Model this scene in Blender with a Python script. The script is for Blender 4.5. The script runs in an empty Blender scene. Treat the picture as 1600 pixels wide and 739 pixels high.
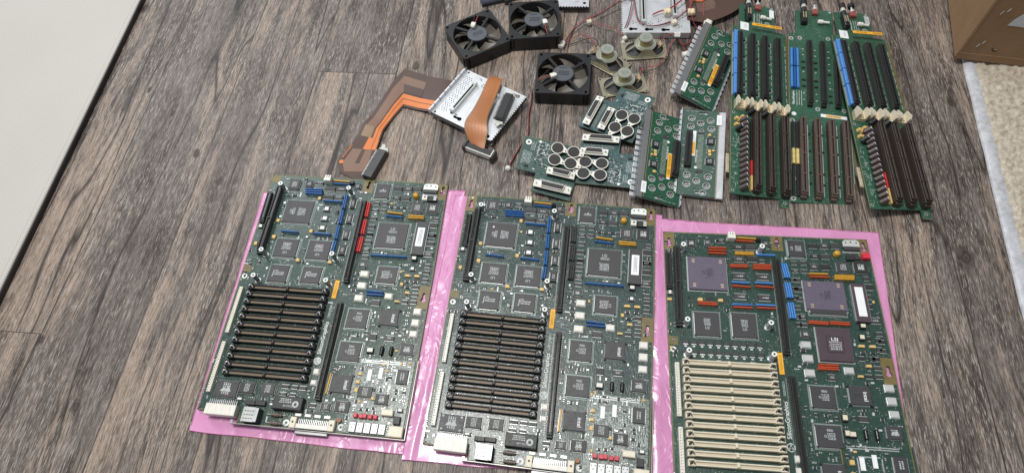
import bpy, math, random
from mathutils import Matrix, Vector, noise
from mathutils.geometry import tessellate_polygon
S = bpy.context.scene
COL = S.collection
PI = math.pi
# ------------------------------------------------------------ camera
cd = bpy.data.cameras.new("camera"); cam = bpy.data.objects.new("camera", cd); COL.objects.link(cam)
P_, R_ = 0.51434, -0.121311
fw = Vector((0, math.sin(P_), -math.cos(P_))); up0 = Vector((0, math.cos(P_), math.sin(P_))); ri0 = Vector((1, 0, 0))
ri = ri0*math.cos(R_) + up0*math.sin(R_); up = -ri0*math.sin(R_) + up0*math.cos(R_)
cam.matrix_world = Matrix(((ri.x, up.x, -fw.x, 0), (ri.y, up.y, -fw.y, 0), (ri.z, up.z, -fw.z, 0.7812), (0, 0, 0, 1)))
cd.sensor_width = 36; cd.lens = 36*1032.2/1600; cd.clip_start = 0.01; cd.clip_end = 50
S.camera = cam
# ------------------------------------------------------------ world and lamps (an indoor room lit by a ceiling lamp)
wd = bpy.data.worlds.new("World"); S.world = wd; wd.use_nodes = True
wd.node_tree.nodes["Background"].inputs[0].default_value = (0.93, 0.96, 1.0, 1)
wd.node_tree.nodes["Background"].inputs[1].default_value = 0.33
def area(name, loc, target, sx, sy, power, col):
    l = bpy.data.lights.new(name, 'AREA'); l.shape = 'RECTANGLE'; l.size = sx; l.size_y = sy; l.energy = power; l.color = col
    o = bpy.data.objects.new(name, l); COL.objects.link(o); o.location = loc
    o.rotation_euler = (Vector(target)-Vector(loc)).to_track_quat('-Z', 'Y').to_euler(); return o
area("ceiling_lamp", (-0.33, 0.68, 2.45), (-0.1, 0.5, 0), 0.6, 0.4, 50, (1.0, 0.97, 0.93))
area("window_light", (-1.3, 2.7, 2.2), (0, 0.6, 0), 1.5, 1.1, 40, (0.92, 0.96, 1.0))
S.view_settings.view_transform = 'Standard'; S.view_settings.look = 'None'; S.view_settings.exposure = 0; S.view_settings.gamma = 1
S.render.engine = 'CYCLES'
S.cycles.max_bounces = 5
S.render.resolution_x = 1024; S.render.resolution_y = 472
# ------------------------------------------------------------ materials
def nodes(m):
    m.use_nodes = True; nt = m.node_tree; return nt, nt.nodes["Principled BSDF"]
class N:
    """small node helper"""
    def __init__(s, nt): s.nt = nt
    def new(s, t, **k):
        n = s.nt.nodes.new(t)
        for a, b in k.items(): setattr(n, a, b)
        return n
    def put(s, sock, v):
        if hasattr(v, 'links') or isinstance(v, bpy.types.NodeSocket): s.nt.links.new(v, sock)
        elif isinstance(v, (tuple, list)) and len(v) == 3 and sock.type == 'RGBA': sock.default_value = (*v, 1)
        else: sock.default_value = v
    def m(s, op, a, b=0.0, c=None, clamp=False):
        n = s.new('ShaderNodeMath', operation=op, use_clamp=clamp); s.put(n.inputs[0], a); s.put(n.inputs[1], b)
        if c is not None: s.put(n.inputs[2], c)
        return n.outputs[0]
    def mix(s, f, a, b, mode='MIX'):
        n = s.new('ShaderNodeMix', data_type='RGBA', blend_type=mode); s.put(n.inputs[0], f); s.put(n.inputs[6], a); s.put(n.inputs[7], b); return n.outputs[2]
    def ramp(s, f, stops):
        n = s.new('ShaderNodeValToRGB'); e = n.color_ramp.elements
        while len(e) < len(stops): e.new(0.5)
        for i, (p, c) in enumerate(stops):
            e[i].position = p; e[i].color = (c, c, c, 1) if isinstance(c, (int, float)) else (*c, 1)
        s.put(n.inputs[0], f); return n.outputs[0]
    def coord(s, which='Object'): return s.new('ShaderNodeTexCoord').outputs[which]
    def mapv(s, v, sc, loc=(0, 0, 0), rot=(0, 0, 0)):
        n = s.new('ShaderNodeMapping'); s.put(n.inputs[0], v); n.inputs[1].default_value = loc; n.inputs[2].default_value = rot; n.inputs[3].default_value = sc; return n.outputs[0]
    def noise(s, v, scale=1, detail=2, rough=.5, dist=0):
        n = s.new('ShaderNodeTexNoise'); s.put(n.inputs['Vector'], v); n.inputs['Scale'].default_value = scale; n.inputs['Detail'].default_value = detail
        n.inputs['Roughness'].default_value = rough; n.inputs['Distortion'].default_value = dist; return n.outputs[0]
    def vor(s, v, scale=1, feature='F1', dist='EUCLIDEAN', rand=1, out=0):
        n = s.new('ShaderNodeTexVoronoi', feature=feature, distance=dist); s.put(n.inputs['Vector'], v); n.inputs['Scale'].default_value = scale
        n.inputs['Randomness'].default_value = rand; return n.outputs[out]
    def bump(s, h, st, d=.001):
        n = s.new('ShaderNodeBump'); s.put(n.inputs['Height'], h); n.inputs['Strength'].default_value = st; n.inputs['Distance'].default_value = d; return n.outputs[0]
_mats = {}
def M(name, col=None, rough=.5, metal=0., var=.25, vs=300, bump=0., spec=.5, trans=0, alpha=1, coat=0):
    if name in _mats: return _mats[name]
    m = bpy.data.materials.new(name); nt, b = nodes(m); n = N(nt)
    v = n.coord(); nz = n.noise(v, vs, 3, .6)
    c = n.mix(n.ramp(nz, [(.3, 0.), (.7, 1.)]), tuple(x*(1-var) for x in col), tuple(min(1, x*(1+var)) for x in col))
    nt.links.new(c, b.inputs['Base Color'])
    r = n.m('ADD', n.m('MULTIPLY', n.noise(v, vs*.4, 2), .25), rough-.12, clamp=True); nt.links.new(r, b.inputs['Roughness'])
    b.inputs['Metallic'].default_value = metal; b.inputs['Specular IOR Level'].default_value = spec
    if coat: b.inputs['Coat Weight'].default_value = coat; b.inputs['Coat Roughness'].default_value = .2
    if bump: nt.links.new(n.bump(nz, bump), b.inputs['Normal'])
    _mats[name] = m; return m
def stripes(name, c1, c2, pitch=1.27, duty=.5, rough=.4, metal=0.):
    """thin ticks of c1 between gaps of c2 along x+y (leads, contacts)"""
    if name in _mats: return _mats[name]
    m = bpy.data.materials.new(name); nt, b = nodes(m); n = N(nt)
    sp = n.new('ShaderNodeSeparateXYZ'); nt.links.new(n.coord(), sp.inputs[0])
    t = n.m('FRACT', n.m('MULTIPLY', n.m('ADD', sp.outputs[0], sp.outputs[1]), 1000/pitch)); f = n.m('LESS_THAN', t, duty)
    nt.links.new(n.mix(f, c2, c1), b.inputs['Base Color']); b.inputs['Roughness'].default_value = rough
    nt.links.new(n.m('MULTIPLY', f, metal), b.inputs['Metallic']); _mats[name] = m; return m
def pcb(name, col, light, dots=.5, rough=.38, scale=1., trace=.35):
    """solder mask with copper traces just showing and tinned vias"""
    m = bpy.data.materials.new(name); nt, b = nodes(m); n = N(nt); v = n.coord()
    big = n.noise(v, 22, 2); fine = n.noise(v, 900, 2)
    tr = n.vor(n.mapv(v, (1, .25, 1)), 420*scale, 'DISTANCE_TO_EDGE', out=0)
    tr2 = n.vor(n.mapv(v, (.22, 1, 1)), 420*scale, 'DISTANCE_TO_EDGE', out=0)
    sel = n.ramp(n.noise(v, 60, 1), [(.48, 0.), (.52, 1.)])
    t = n.mix(sel, n.ramp(tr, [(.04, 1.), (.12, 0.)]), n.ramp(tr2, [(.04, 1.), (.12, 0.)]))
    c = n.mix(n.m('MULTIPLY', t, trace), col, light)
    c = n.mix(n.ramp(big, [(.3, .0), (.7, .35)]), c, tuple(x*.6 for x in col))
    vd = n.vor(v, 430*scale, 'F1', rand=.75); dm = n.ramp(n.noise(v, 75, 2), [(.47, 0.), (.56, 1.)])
    dot = n.m('MULTIPLY', n.ramp(vd, [(.2, 1.), (.27, 0.)]), dm)
    dv = n.m('MULTIPLY', dot, dots); c = n.mix(dv, c, (.58, .62, .58))
    nt.links.new(c, b.inputs['Base Color']); nt.links.new(n.m('MULTIPLY', dv, .6), b.inputs['Metallic'])
    nt.links.new(n.m('ADD', n.m('MULTIPLY', fine, .12), rough-.06), b.inputs['Roughness'])
    nt.links.new(n.bump(n.m('ADD', n.m('MULTIPLY', t, .4), dot), .35, .0003), b.inputs['Normal'])
    _mats[name] = m; return m
def C(*k): return tuple(((x/255+.055)/1.055)**2.4 if x > 10 else x/255/12.92 for x in k)
black = M('black_plastic', (.012, .012, .013), .5, var=.3, vs=500)
blackg = M('black_gloss', (.010, .010, .011), .25, var=.3)
darkg = M('chip_epoxy', (.042, .041, .045), .5, var=.15, vs=900, bump=.1)
darkc = M('chip_epoxy_dark', (.022, .022, .024), .5, var=.2, vs=900)
silver = M('tinned_metal', (.62, .63, .63), .35, .75, .2, 200)
steel = M('plated_steel', (.66, .68, .71), .42, .55, .08, 120)
white = M('white_ink', (.75, .78, .76), .6, var=.05)
ink = M('faded_ink', (.42, .45, .45), .6, var=.3)
cream = M('cream_plastic', (.68, .63, .50), .45, var=.08, vs=150)
beige = M('beige_plastic', (.70, .60, .40), .5, var=.12, vs=200)
ivory = M('ivory_plastic', (.72, .71, .65), .45, var=.08)
blue = M('blue_plastic', (.012, .10, .31), .35, var=.15)
blue2 = M('light_blue_plastic', (.07, .24, .60), .4, var=.15)
red = M('red_plastic', (.55, .03, .03), .4, var=.15)
orangered = M('rust_red_plastic', (.42, .065, .02), .4, var=.15)
yellow = M('ochre_plastic', (.55, .30, .03), .4, var=.15)
tant = M('tantalum_tan', (.65, .44, .16), .5, var=.15)
tan = M('bare_laminate', (.16, .125, .045), .45, var=.25, vs=80)
can = M('metal_can', (.72, .74, .72), .32, .5, .06, 100)
purple = M('purple_ceramic', (.115, .098, .142), .38, var=.08)
brownc = M('brown_ceramic', (.070, .048, .060), .4, var=.1)
brownp = M('brown_slot_plastic', (.10, .068, .055), .48, var=.12)
dkbrown = M('dark_brown_plastic', (.030, .022, .018), .45, var=.15)
orange = M('orange_sticker', (.85, .42, .03), .55, var=.06)
label = M('white_label', (.80, .82, .84), .55, var=.04)
gold = M('gold_plate', (.85, .72, .48), .3, .8, .15)
caps = M('aluminium_top', (.58, .56, .62), .4, .6, .15)
leads = stripes('chip_leads', (.62, .65, .64), (.10, .14, .13), 1.6, .62, .4, .5)
contacts = stripes('socket_contacts', (.25, .18, .11), (.06, .045, .03), 1.9, .6, .5)
contactsc = stripes('cream_socket_contacts', (.70, .62, .46), (.40, .34, .24), 1.9, .6, .5)
ticks = stripes('connector_ticks', (.10, .10, .10), (.008, .008, .008), 2.4, .4, .5)
brownticks = stripes('slot_ticks', (.075, .05, .04), (.02, .014, .012), 2.5, .5, .5)
# ------------------------------------------------------------ mesh builder (millimetres in, metres out)
_text = {}
class MB:
    def __init__(s): s.v = []; s.f = []; s.fm = []; s.sm = []; s.mats = []; s.M = Matrix.Identity(4)
    def mi(s, m):
        if m not in s.mats: s.mats.append(m)
        return s.mats.index(m)
    def add(s, vs, fs, m, smooth=False):
        o = len(s.v); k = s.mi(m)
        for p in vs: s.v.append(s.M @ Vector(p))
        for f in fs: s.f.append([i+o for i in f]); s.fm.append(k); s.sm.append(smooth)
    def box(s, x0, x1, y0, y1, z0, z1, m, ch=0., top=None):
        if x0 > x1: x0, x1 = x1, x0
        if y0 > y1: y0, y1 = y1, y0
        if ch:
            vs = [(x0,y0,z0),(x1,y0,z0),(x1,y1,z0),(x0,y1,z0),(x0,y0,z1-ch),(x1,y0,z1-ch),(x1,y1,z1-ch),(x0,y1,z1-ch),
                  (x0+ch,y0+ch,z1),(x1-ch,y0+ch,z1),(x1-ch,y1-ch,z1),(x0+ch,y1-ch,z1)]
            s.add(vs, [(0,3,2,1),(0,1,5,4),(1,2,6,5),(2,3,7,6),(3,0,4,7),(4,5,9,8),(5,6,10,9),(6,7,11,10),(7,4,8,11)], m)
            s.add(vs[8:], [(0,1,2,3)], top or m)
        else:
            vs = [(x0,y0,z0),(x1,y0,z0),(x1,y1,z0),(x0,y1,z0),(x0,y0,z1),(x1,y0,z1),(x1,y1,z1),(x0,y1,z1)]
            s.add(vs, [(0,3,2,1),(0,1,5,4),(1,2,6,5),(2,3,7,6),(3,0,4,7)], m); s.add(vs[4:], [(0,1,2,3)], top or m)
    def quad(s, x0, x1, y0, y1, z, m): s.add([(x0,y0,z),(x1,y0,z),(x1,y1,z),(x0,y1,z)], [(0,1,2,3)], m)
    def cyl(s, x, y, z0, z1, r0, m, r1=None, n=16, top=None, smooth=True):
        r1 = r0 if r1 is None else r1
        a = [(x+r0*math.cos(2*PI*i/n), y+r0*math.sin(2*PI*i/n), z0) for i in range(n)]
        b = [(x+r1*math.cos(2*PI*i/n), y+r1*math.sin(2*PI*i/n), z1) for i in range(n)]
        s.add(a+b, [(i, (i+1) % n, n+(i+1) % n, n+i) for i in range(n)], m, smooth)
        s.add(b, [tuple(range(n))], top or m); s.add(a, [tuple(range(n-1, -1, -1))], m)
    def ring(s, x, y, z0, z1, ri, ro, m, n=20):
        c = lambda r, z: [(x+r*math.cos(2*PI*i/n), y+r*math.sin(2*PI*i/n), z) for i in range(n)]
        vs = c(ro, z0)+c(ro, z1)+c(ri, z1)+c(ri, z0); q = []
        for k in range(4):
            for i in range(n):
                j = (i+1) % n; q.append((k*n+i, k*n+j, ((k+1) % 4)*n+j, ((k+1) % 4)*n+i))
        s.add(vs, q, m)
    def prism(s, pts, z0, z1, m, top=None):
        n = len(pts); b = [(p[0], p[1], z0) for p in pts]; t = [(p[0], p[1], z1) for p in pts]
        tri = tessellate_polygon([[Vector((p[0], p[1], 0)) for p in pts]])
        ar = sum(pts[i][0]*pts[(i+1) % n][1]-pts[(i+1) % n][0]*pts[i][1] for i in range(n))
        s.add(b+t, [(i, (i+1) % n, n+(i+1) % n, n+i) for i in range(n)], m)
        up_ = []
        for a in tri:
            p, q, r = [pts[k] for k in a]; cr = (q[0]-p[0])*(r[1]-p[1])-(q[1]-p[1])*(r[0]-p[0])
            up_.append(a if cr > 0 else (a[2], a[1], a[0]))
        s.add(t, up_, top or m); s.add(b, [(a[2], a[1], a[0]) for a in up_], m)
    def sheet(s, pts3, th, m):
        """thin bent sheet over a 3D outline"""
        n = len(pts3); t = [(p[0], p[1], p[2]+th) for p in pts3]; tri = tessellate_polygon([[Vector((p[0], p[1], 0)) for p in pts3]])
        s.add(list(pts3)+t, [(i, (i+1) % n, n+(i+1) % n, n+i) for i in range(n)], m)
        s.add(t, [tuple(a) for a in tri], m); s.add(pts3, [tuple(a)[::-1] for a in tri], m)
    def plate(s, outer, holes, z0, z1, m):
        """flat plate with real holes"""
        cu = bpy.data.curves.new('c', 'CURVE'); cu.dimensions = '2D'; cu.fill_mode = 'BOTH'; cu.extrude = (z1-z0)/2
        for l in [outer]+holes:
            sp = cu.splines.new('POLY'); sp.points.add(len(l)-1); sp.use_cyclic_u = True
            for p, q in zip(sp.points, l): p.co = (q[0], q[1], 0, 1)
        o = bpy.data.objects.new('c', cu); me = bpy.data.meshes.new_from_object(o); zc = (z0+z1)/2
        s.add([(v.co.x, v.co.y, v.co.z+zc) for v in me.vertices], [tuple(p.vertices) for p in me.polygons], m)
        bpy.data.objects.remove(o); bpy.data.curves.remove(cu); bpy.data.meshes.remove(me)
    def text(s, st, x, y, z, size, rot, m, sx=1.):
        if st not in _text:
            cu = bpy.data.curves.new('t', 'FONT'); cu.body = st; cu.size = 1; cu.align_x = 'CENTER'; cu.align_y = 'CENTER'; cu.offset = .012; cu.resolution_u = 3
            o = bpy.data.objects.new('t', cu); me = bpy.data.meshes.new_from_object(o)
            _text[st] = ([v.co.copy() for v in me.vertices], [tuple(p.vertices) for p in me.polygons])
            bpy.data.objects.remove(o); bpy.data.curves.remove(cu); bpy.data.meshes.remove(me)
        vs, fs = _text[st]; c, n = math.cos(rot), math.sin(rot)
        s.add([(x+size*(c*v.x*sx-n*v.y), y+size*(n*v.x*sx+c*v.y), z) for v in vs], fs, m)
    def dashes(s, x, y, z, w, h, rows, m, rnd, rot=0):
        """rows of print too small to read"""
        c, n = math.cos(rot), math.sin(rot); dy = h/rows
        for r in range(rows):
            px = -w/2+rnd.random()*w*.15; yy = h/2-(r+.5)*dy
            while px < w/2-.6:
                L = rnd.uniform(.9, 2.6); L = min(L, w/2-px)
                q = [(px, yy-dy*.28), (px+L, yy-dy*.28), (px+L, yy+dy*.28), (px, yy+dy*.28)]
                s.add([(x+c*a-n*b, y+n*a+c*b, z) for a, b in q], [(0,1,2,3)], m); px += L+rnd.uniform(.3, .8)
    def tube(s, path, r, m, n=6, sub=6):
        P = [Vector(p) for p in path]; pts = []
        for i in range(len(P)-1):
            a = P[max(i-1, 0)]; b = P[i]; c = P[i+1]; d = P[min(i+2, len(P)-1)]
            for k in range(sub):
                t = k/sub; pts.append(.5*((2*b)+(c-a)*t+(2*a-5*b+4*c-d)*t*t+(3*b-a-3*c+d)*t**3))
        pts.append(P[-1]); vs = []
        u = None
        for i, p in enumerate(pts):
            t = (pts[min(i+1, len(pts)-1)]-pts[max(i-1, 0)]).normalized()
            if u is None: u = t.orthogonal().normalized()
            u = (u-t*u.dot(t)).normalized(); w = t.cross(u)
            for k in range(n):
                a = 2*PI*k/n; vs.append(p+r*(math.cos(a)*u+math.sin(a)*w))
        fs = [(i*n+k, i*n+(k+1) % n, (i+1)*n+(k+1) % n, (i+1)*n+k) for i in range(len(pts)-1) for k in range(n)]
        s.add(vs, fs+[tuple(range(n))[::-1], tuple(range(len(vs)-n, len(vs)))], m, True)
    def build(s, name, parent=None, loc=None):
        me = bpy.data.meshes.new(name); me.from_pydata([v*.001 for v in s.v], [], s.f)
        for m in s.mats: me.materials.append(m)
        me.polygons.foreach_set('material_index', s.fm); me.polygons.foreach_set('use_smooth', s.sm); me.update()
        return link(name, me, parent, loc)
def link(name, me, parent=None, loc=None):
    o = bpy.data.objects.new(name, me); COL.objects.link(o)
    if parent: o.parent = parent
    if loc: o.location = [x*.001 for x in loc]
    return o
def thing(name, lab, cat, loc=(0,0,0), rot=(0,0,0), group=None):
    o = bpy.data.objects.new(name, None); COL.objects.link(o); o.empty_display_size = .02
    o.location = [x*.001 for x in loc]; o.rotation_euler = rot; return tag(o, lab, cat, group)
def tag(o, lab, cat, group=None):
    o['label'] = lab; o['category'] = cat
    if group: o['group'] = group
    return o
def inv(o):
    m = Matrix.Translation(o.location*1000) @ o.rotation_euler.to_matrix().to_4x4(); return m.inverted()
def circ(x, y, r, n=10, a0=0): return [(x+r*math.cos(a0+2*PI*i/n), y+r*math.sin(a0+2*PI*i/n)) for i in range(n)]
def keyhole(x, y, r=3.4, s_=1.9, L=7, rot=0):
    p = [(r*math.cos(a), r*math.sin(a)) for a in [math.radians(t) for t in range(125, 416, 24)]]+[(s_, r+L-2), (s_*.5, r+L-.5), (-s_*.5, r+L-.5), (-s_, r+L-2)]
    c, n = math.cos(rot), math.sin(rot); return [(x+c*a-n*b, y+n*a+c*b) for a, b in p]
def lane(mb, x0, y0, x1, y1):
    """local frame along a line"""
    L = math.hypot(x1-x0, y1-y0); mb.M = mb.M @ Matrix.Translation((x0, y0, 0)) @ Matrix.Rotation(math.atan2(y1-y0, x1-x0), 4, 'Z'); return L
# ------------------------------------------------------------ floor (vinyl planks)
FA = math.radians(-11.65)
def floor_mat():
    m = bpy.data.materials.new('weathered_plank_vinyl'); nt, b = nodes(m); n = N(nt)
    co = n.coord(); sp = n.new('ShaderNodeSeparateXYZ'); nt.links.new(co, sp.inputs[0]); X, Y = sp.outputs[0], sp.outputs[1]
    u = n.m('DIVIDE', n.m('ADD', X, .434), .13); pid = n.m('FLOOR', u); fu = n.m('SUBTRACT', u, pid)
    w = n.m('ADD', n.m('DIVIDE', Y, 2.4), n.m('ADD', n.m('MULTIPLY', pid, .2682), .702)); jid = n.m('FLOOR', w); fwj = n.m('SUBTRACT', w, jid)
    ident = n.m('ADD', n.m('MULTIPLY', pid, 3.17), n.m('MULTIPLY', jid, 7.31))
    wn = n.new('ShaderNodeTexWhiteNoise', noise_dimensions='1D'); nt.links.new(ident, wn.inputs['W']); rnd = wn.outputs[0]
    cb = n.new('ShaderNodeCombineXYZ'); nt.links.new(X, cb.inputs[0]); nt.links.new(n.m('ADD', Y, n.m('MULTIPLY', ident, 1.7)), cb.inputs[1]); nt.links.new(ident, cb.inputs[2])
    v = cb.outputs[0]
    wob = n.m('MULTIPLY', n.m('SUBTRACT', n.noise(n.mapv(v, (4, 2.2, 1)), 1, 2), .5), .05)
    cb2 = n.new('ShaderNodeCombineXYZ'); nt.links.new(n.m('ADD', X, wob), cb2.inputs[0]); nt.links.new(Y, cb2.inputs[1]); nt.links.new(ident, cb2.inputs[2]); vw = cb2.outputs[0]
    broad = n.noise(n.mapv(vw, (17, 2.0, 1)), 1, 6, .66); streak = n.noise(n.mapv(vw, (75, 5, 1)), 1, 5, .7)
    grain = n.noise(n.mapv(vw, (560, 30, 1)), 1, 3, .7); hair = n.noise(n.mapv(v, (1100, 85, 1)), 1, 2, .6); patch = n.noise(n.mapv(vw, (26, 9, 1)), 1, 5, .72); fine = n.noise(n.mapv(v, (1500, 260, 1)), 1, 2, .6)
    jag = n.m('MULTIPLY', n.m('SUBTRACT', grain, .5), .22)
    t = n.m('ADD', n.m('MULTIPLY', broad, .75), n.m('MULTIPLY', streak, .30)); t = n.m('ADD', n.m('ADD', t, n.m('MULTIPLY', n.m('SUBTRACT', rnd, .5), .07)), jag)
    tanm = n.ramp(t, [(.52, 0.), (.63, 1.)])
    dk = n.m('ADD', n.m('ADD', n.m('MULTIPLY', patch, .55), n.m('MULTIPLY', streak, .45)), jag)
    base = n.mix(n.ramp(dk, [(.38, 0.), (.60, 1.)]), (.048, .037, .032), (.175, .148, .132)); col = n.mix(n.m('MULTIPLY', tanm, .8), base, (.31, .24, .19))
    g = n.ramp(n.m('ADD', n.m('MULTIPLY', grain, .6), n.m('MULTIPLY', fine, .4)), [(.34, .40), (.48, .95), (.64, 1.4)]); col = n.mix(.9, col, g, 'MULTIPLY')
    area_ = n.ramp(n.noise(n.mapv(v, (22, 10, 1)), 1, 3), [(.3, .15), (.62, .8)])
    pale = n.m('MULTIPLY', n.ramp(hair, [(.56, 0.), (.64, 1.)]), area_); col = n.mix(pale, col, (.45, .395, .345))
    pore = n.m('MULTIPLY', n.ramp(hair, [(.34, 1.), (.42, 0.)]), .7); col = n.mix(pore, col, (.04, .031, .028))
    cr = n.noise(n.mapv(vw, (15, .9, 1)), 1, 2, .5); crk = n.m('MULTIPLY', n.ramp(n.m('ABSOLUTE', n.m('SUBTRACT', cr, .5)), [(.0, 1.), (.009, 0.)]), n.ramp(n.noise(n.mapv(v, (3, 3, 1), (3, 1, 0)), 1, 1), [(.34, 0.), (.42, .95)]))
    col = n.mix(crk, col, (.018, .014, .013))
    # knots
    cur = None
    for kx, ky, r in ((-.782, .851, .013), (-.703, .666, .007), (-.581, .545, .009), (-.529, .497, .009), (-.647, .62, .006), (-.605, .158, .010), (-.689, .238, .007), (-.274, .735, .010), (.492, .439, .017), (.53, .697, .010)):
        dx = n.m('DIVIDE', n.m('SUBTRACT', n.m('ADD', X, n.m('MULTIPLY', wob, .1)), kx), r*.72); dy = n.m('DIVIDE', n.m('SUBTRACT', Y, ky), r*1.15)
        d = n.m('SQRT', n.m('ADD', n.m('MULTIPLY', dx, dx), n.m('MULTIPLY', dy, dy))); cur = d if cur is None else n.m('MINIMUM', cur, d)
    cur = n.m('ADD', cur, n.m('MULTIPLY', n.m('SUBTRACT', n.noise(n.mapv(v, (150, 90, 1)), 1, 3), .5), 1.1))
    rings = n.m('MULTIPLY', n.m('ADD', n.m('SINE', n.m('MULTIPLY', cur, 13)), 1), .5)
    kn = n.mix(rings, (.022, .016, .014), (.075, .056, .046)); col = n.mix(n.ramp(cur, [(.6, .9), (1.2, 0.)]), col, kn)
    sh = 1.0; seam = n.m('MAXIMUM', n.m('LESS_THAN', fu, .012), n.m('LESS_THAN', fwj, .0005)); col = n.mix(n.m('MULTIPLY', seam, .8), col, (.02, .016, .015))
    nt.links.new(col, b.inputs['Base Color']); nt.links.new(n.m('ADD', n.m('MULTIPLY', grain, .25), .36), b.inputs['Roughness']); b.inputs['Specular IOR Level'].default_value = .35
    h = n.m('SUBTRACT', n.m('ADD', n.m('MULTIPLY', hair, .7), grain), n.m('ADD', seam, crk)); nt.links.new(n.bump(h, .5, .0006), b.inputs['Normal'])
    return m
mb = MB(); mb.quad(-6000, 6000, -6000, 6000, 0, floor_mat()); fl = mb.build('floor'); fl.rotation_euler.z = FA; fl['kind'] = 'structure'
# ------------------------------------------------------------ white mat, left
m = bpy.data.materials.new('off_white_vinyl'); nt, b = nodes(m); n = N(nt); v = n.coord()
wv = n.m('MULTIPLY', n.m('SINE', n.m('MULTIPLY', n.new('ShaderNodeSeparateXYZ').outputs[0], 1)), 1)
sx = n.new('ShaderNodeSeparateXYZ'); nt.links.new(v, sx.inputs[0])
wv = n.m('MULTIPLY', n.m('SINE', n.m('MULTIPLY', sx.outputs[0], 1700)), n.m('SINE', n.m('MULTIPLY', n.m('ADD', sx.outputs[1], n.m('MULTIPLY', sx.outputs[0], .4)), 1500)))
cl = n.noise(v, 5, 3); nt.links.new(n.mix(cl, (.455, .443, .405), (.515, .502, .462)), b.inputs['Base Color']); b.inputs['Roughness'].default_value = .55
nt.links.new(n.bump(n.m('ADD', wv, n.m('MULTIPLY', n.noise(v, 40, 3), .5)), .35, .0006), b.inputs['Normal'])
t = thing('floor_mat', 'large off-white textured mat with a thin black edge, lying on the planks at the left', 'mat', (-607, 950, 0), (0, 0, math.radians(-9.8)))
mb = MB(); mb.box(-1500, 0, -1600, 900, 1.5, 9, black, .8); mb.build('backing', t)
mb = MB(); mb.box(-1500, -1.4, -1600, 900, 9.03, 12, m, 1.2); mb.box(-8.6, -8, -1600, 900, 12, 12.25, m); mb.build('top_layer', t)
# ------------------------------------------------------------ rug
def pile_mat():
    m = bpy.data.materials.new('rug_pile'); nt, b = nodes(m); n = N(nt); v = n.coord(); a = n.noise(v, 130, 4, .7); c = n.noise(v, 600, 3, .6)
    col = n.mix(n.ramp(a, [(.3, 0.), (.62, 1.)]), (.38, .32, .245), (.66, .60, .50)); nt.links.new(n.mix(.35, col, n.ramp(c, [(.3, .45), (.65, 1.1)]), 'MULTIPLY'), b.inputs['Base Color'])
    b.inputs['Roughness'].default_value = .95; b.inputs['Specular IOR Level'].default_value = .1; nt.links.new(n.bump(n.m('ADD', a, c), .8, .002), b.inputs['Normal']); return m
t = thing('rug', 'cream shaggy rug bound with a pale grey satin edge, at the right', 'rug', (706, 644, 0), (0, 0, math.radians(-14.6)))
mb = MB(); nx, ny = 150, 300; W_, H_ = 420, 760; x0, y0 = 13, -640
vs = []
for j in range(ny+1):
    for i in range(nx+1):
        x = x0+W_*i/nx; y = y0+H_*j/ny; p = Vector((x*.045, y*.045, 0))
        h = 8+2.5*noise.noise(p)+3.5*noise.noise(p*3.1+Vector((9, 2, 0)))+2.6*noise.noise(p*7)
        h *= min(1, (x-x0)/8+.35); vs.append((x+2*noise.noise(p*3+Vector((0, 0, 5))), y, max(1.5, h)))
mb.add(vs, [(j*(nx+1)+i, j*(nx+1)+i+1, (j+1)*(nx+1)+i+1, (j+1)*(nx+1)+i) for j in range(ny) for i in range(nx)], pile_mat(), True); mb.build('pile', t)
satin = M('satin_binding', (.47, .48, .51), .36, var=.22, vs=110, bump=.5)
mb = MB(); K = 80; vs = []
for j in range(K+1):
    y = -640+760*j/K; wv_ = 1.2*noise.noise(Vector((y*.02, 0, 0)))
    for a in range(9):
        an = PI*a/8; vs.append((9.5-10*math.cos(an)+wv_, y, 1+(5.2+1.2*noise.noise(Vector((y*.05, a*.4, 2))))*math.sin(an)))
mb.add(vs, [(j*9+a, j*9+a+1, (j+1)*9+a+1, (j+1)*9+a) for j in range(K) for a in range(8)], satin, True); mb.build('binding', t)
# ------------------------------------------------------------ cardboard box
def card_mat():
    m = bpy.data.materials.new('corrugated_card'); nt, b = nodes(m); n = N(nt); v = n.coord(); a = n.noise(n.mapv(v, (1, 1, .35)), 55, 4, .6); c = n.noise(n.mapv(v, (1, 1, 8)), 25, 2)
    nt.links.new(n.mix(n.m('ADD', n.m('MULTIPLY', a, .7), n.m('MULTIPLY', c, .3)), (.20, .122, .066), (.32, .20, .115)), b.inputs['Base Color']); b.inputs['Roughness'].default_value = .75; b.inputs['Specular IOR Level'].default_value = .25
    nt.links.new(n.bump(n.m('ADD', a, c), .25, .001), b.inputs['Normal']); return m
card = card_mat(); t = thing('cardboard_box', 'brown corrugated cardboard box with staples, standing on the rug corner', 'box', (691, 647, 10), (0, 0, math.radians(-19)))
mb = MB(); mb.box(0, 330, 0, 300, 0, 330, card, 1.5)
for k in range(2): mb.box(-.8, 330, 2+k*7, 5+k*7, 1, 329, card, .6)
mb.box(-1.2, .0, 1, 22, 2, 329, card, .4); mb.box(1, 329, -1.0, 0, 1.5, 14, card, .4)
mb.box(-.2, 1.6, -.6, 1.4, 10, 329, card, .5); mb.build('carton', t)
for a, bz in ((16.4, 29.8), (21, 36.6), (16.3, 90.4), (22.5, 95.6), (17, 150), (23, 156)):
    mb = MB(); mb.M = Matrix.Translation((a, 0, bz)) @ Matrix.Rotation(math.radians(18), 4, 'Y'); mb.box(-.55, .55, -1.0, .2, -3.2, 3.2, silver, .3); mb.build('staple', t)
mb = MB(); mb.M = Matrix.Rotation(PI/2, 4, 'X'); pts = [(33.9, 70.3), (37, 81), (42, 90), (48, 97), (56, 102), (66, 104), (80, 102), (84, 72), (66, 68.5), (48, 70)]
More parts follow.
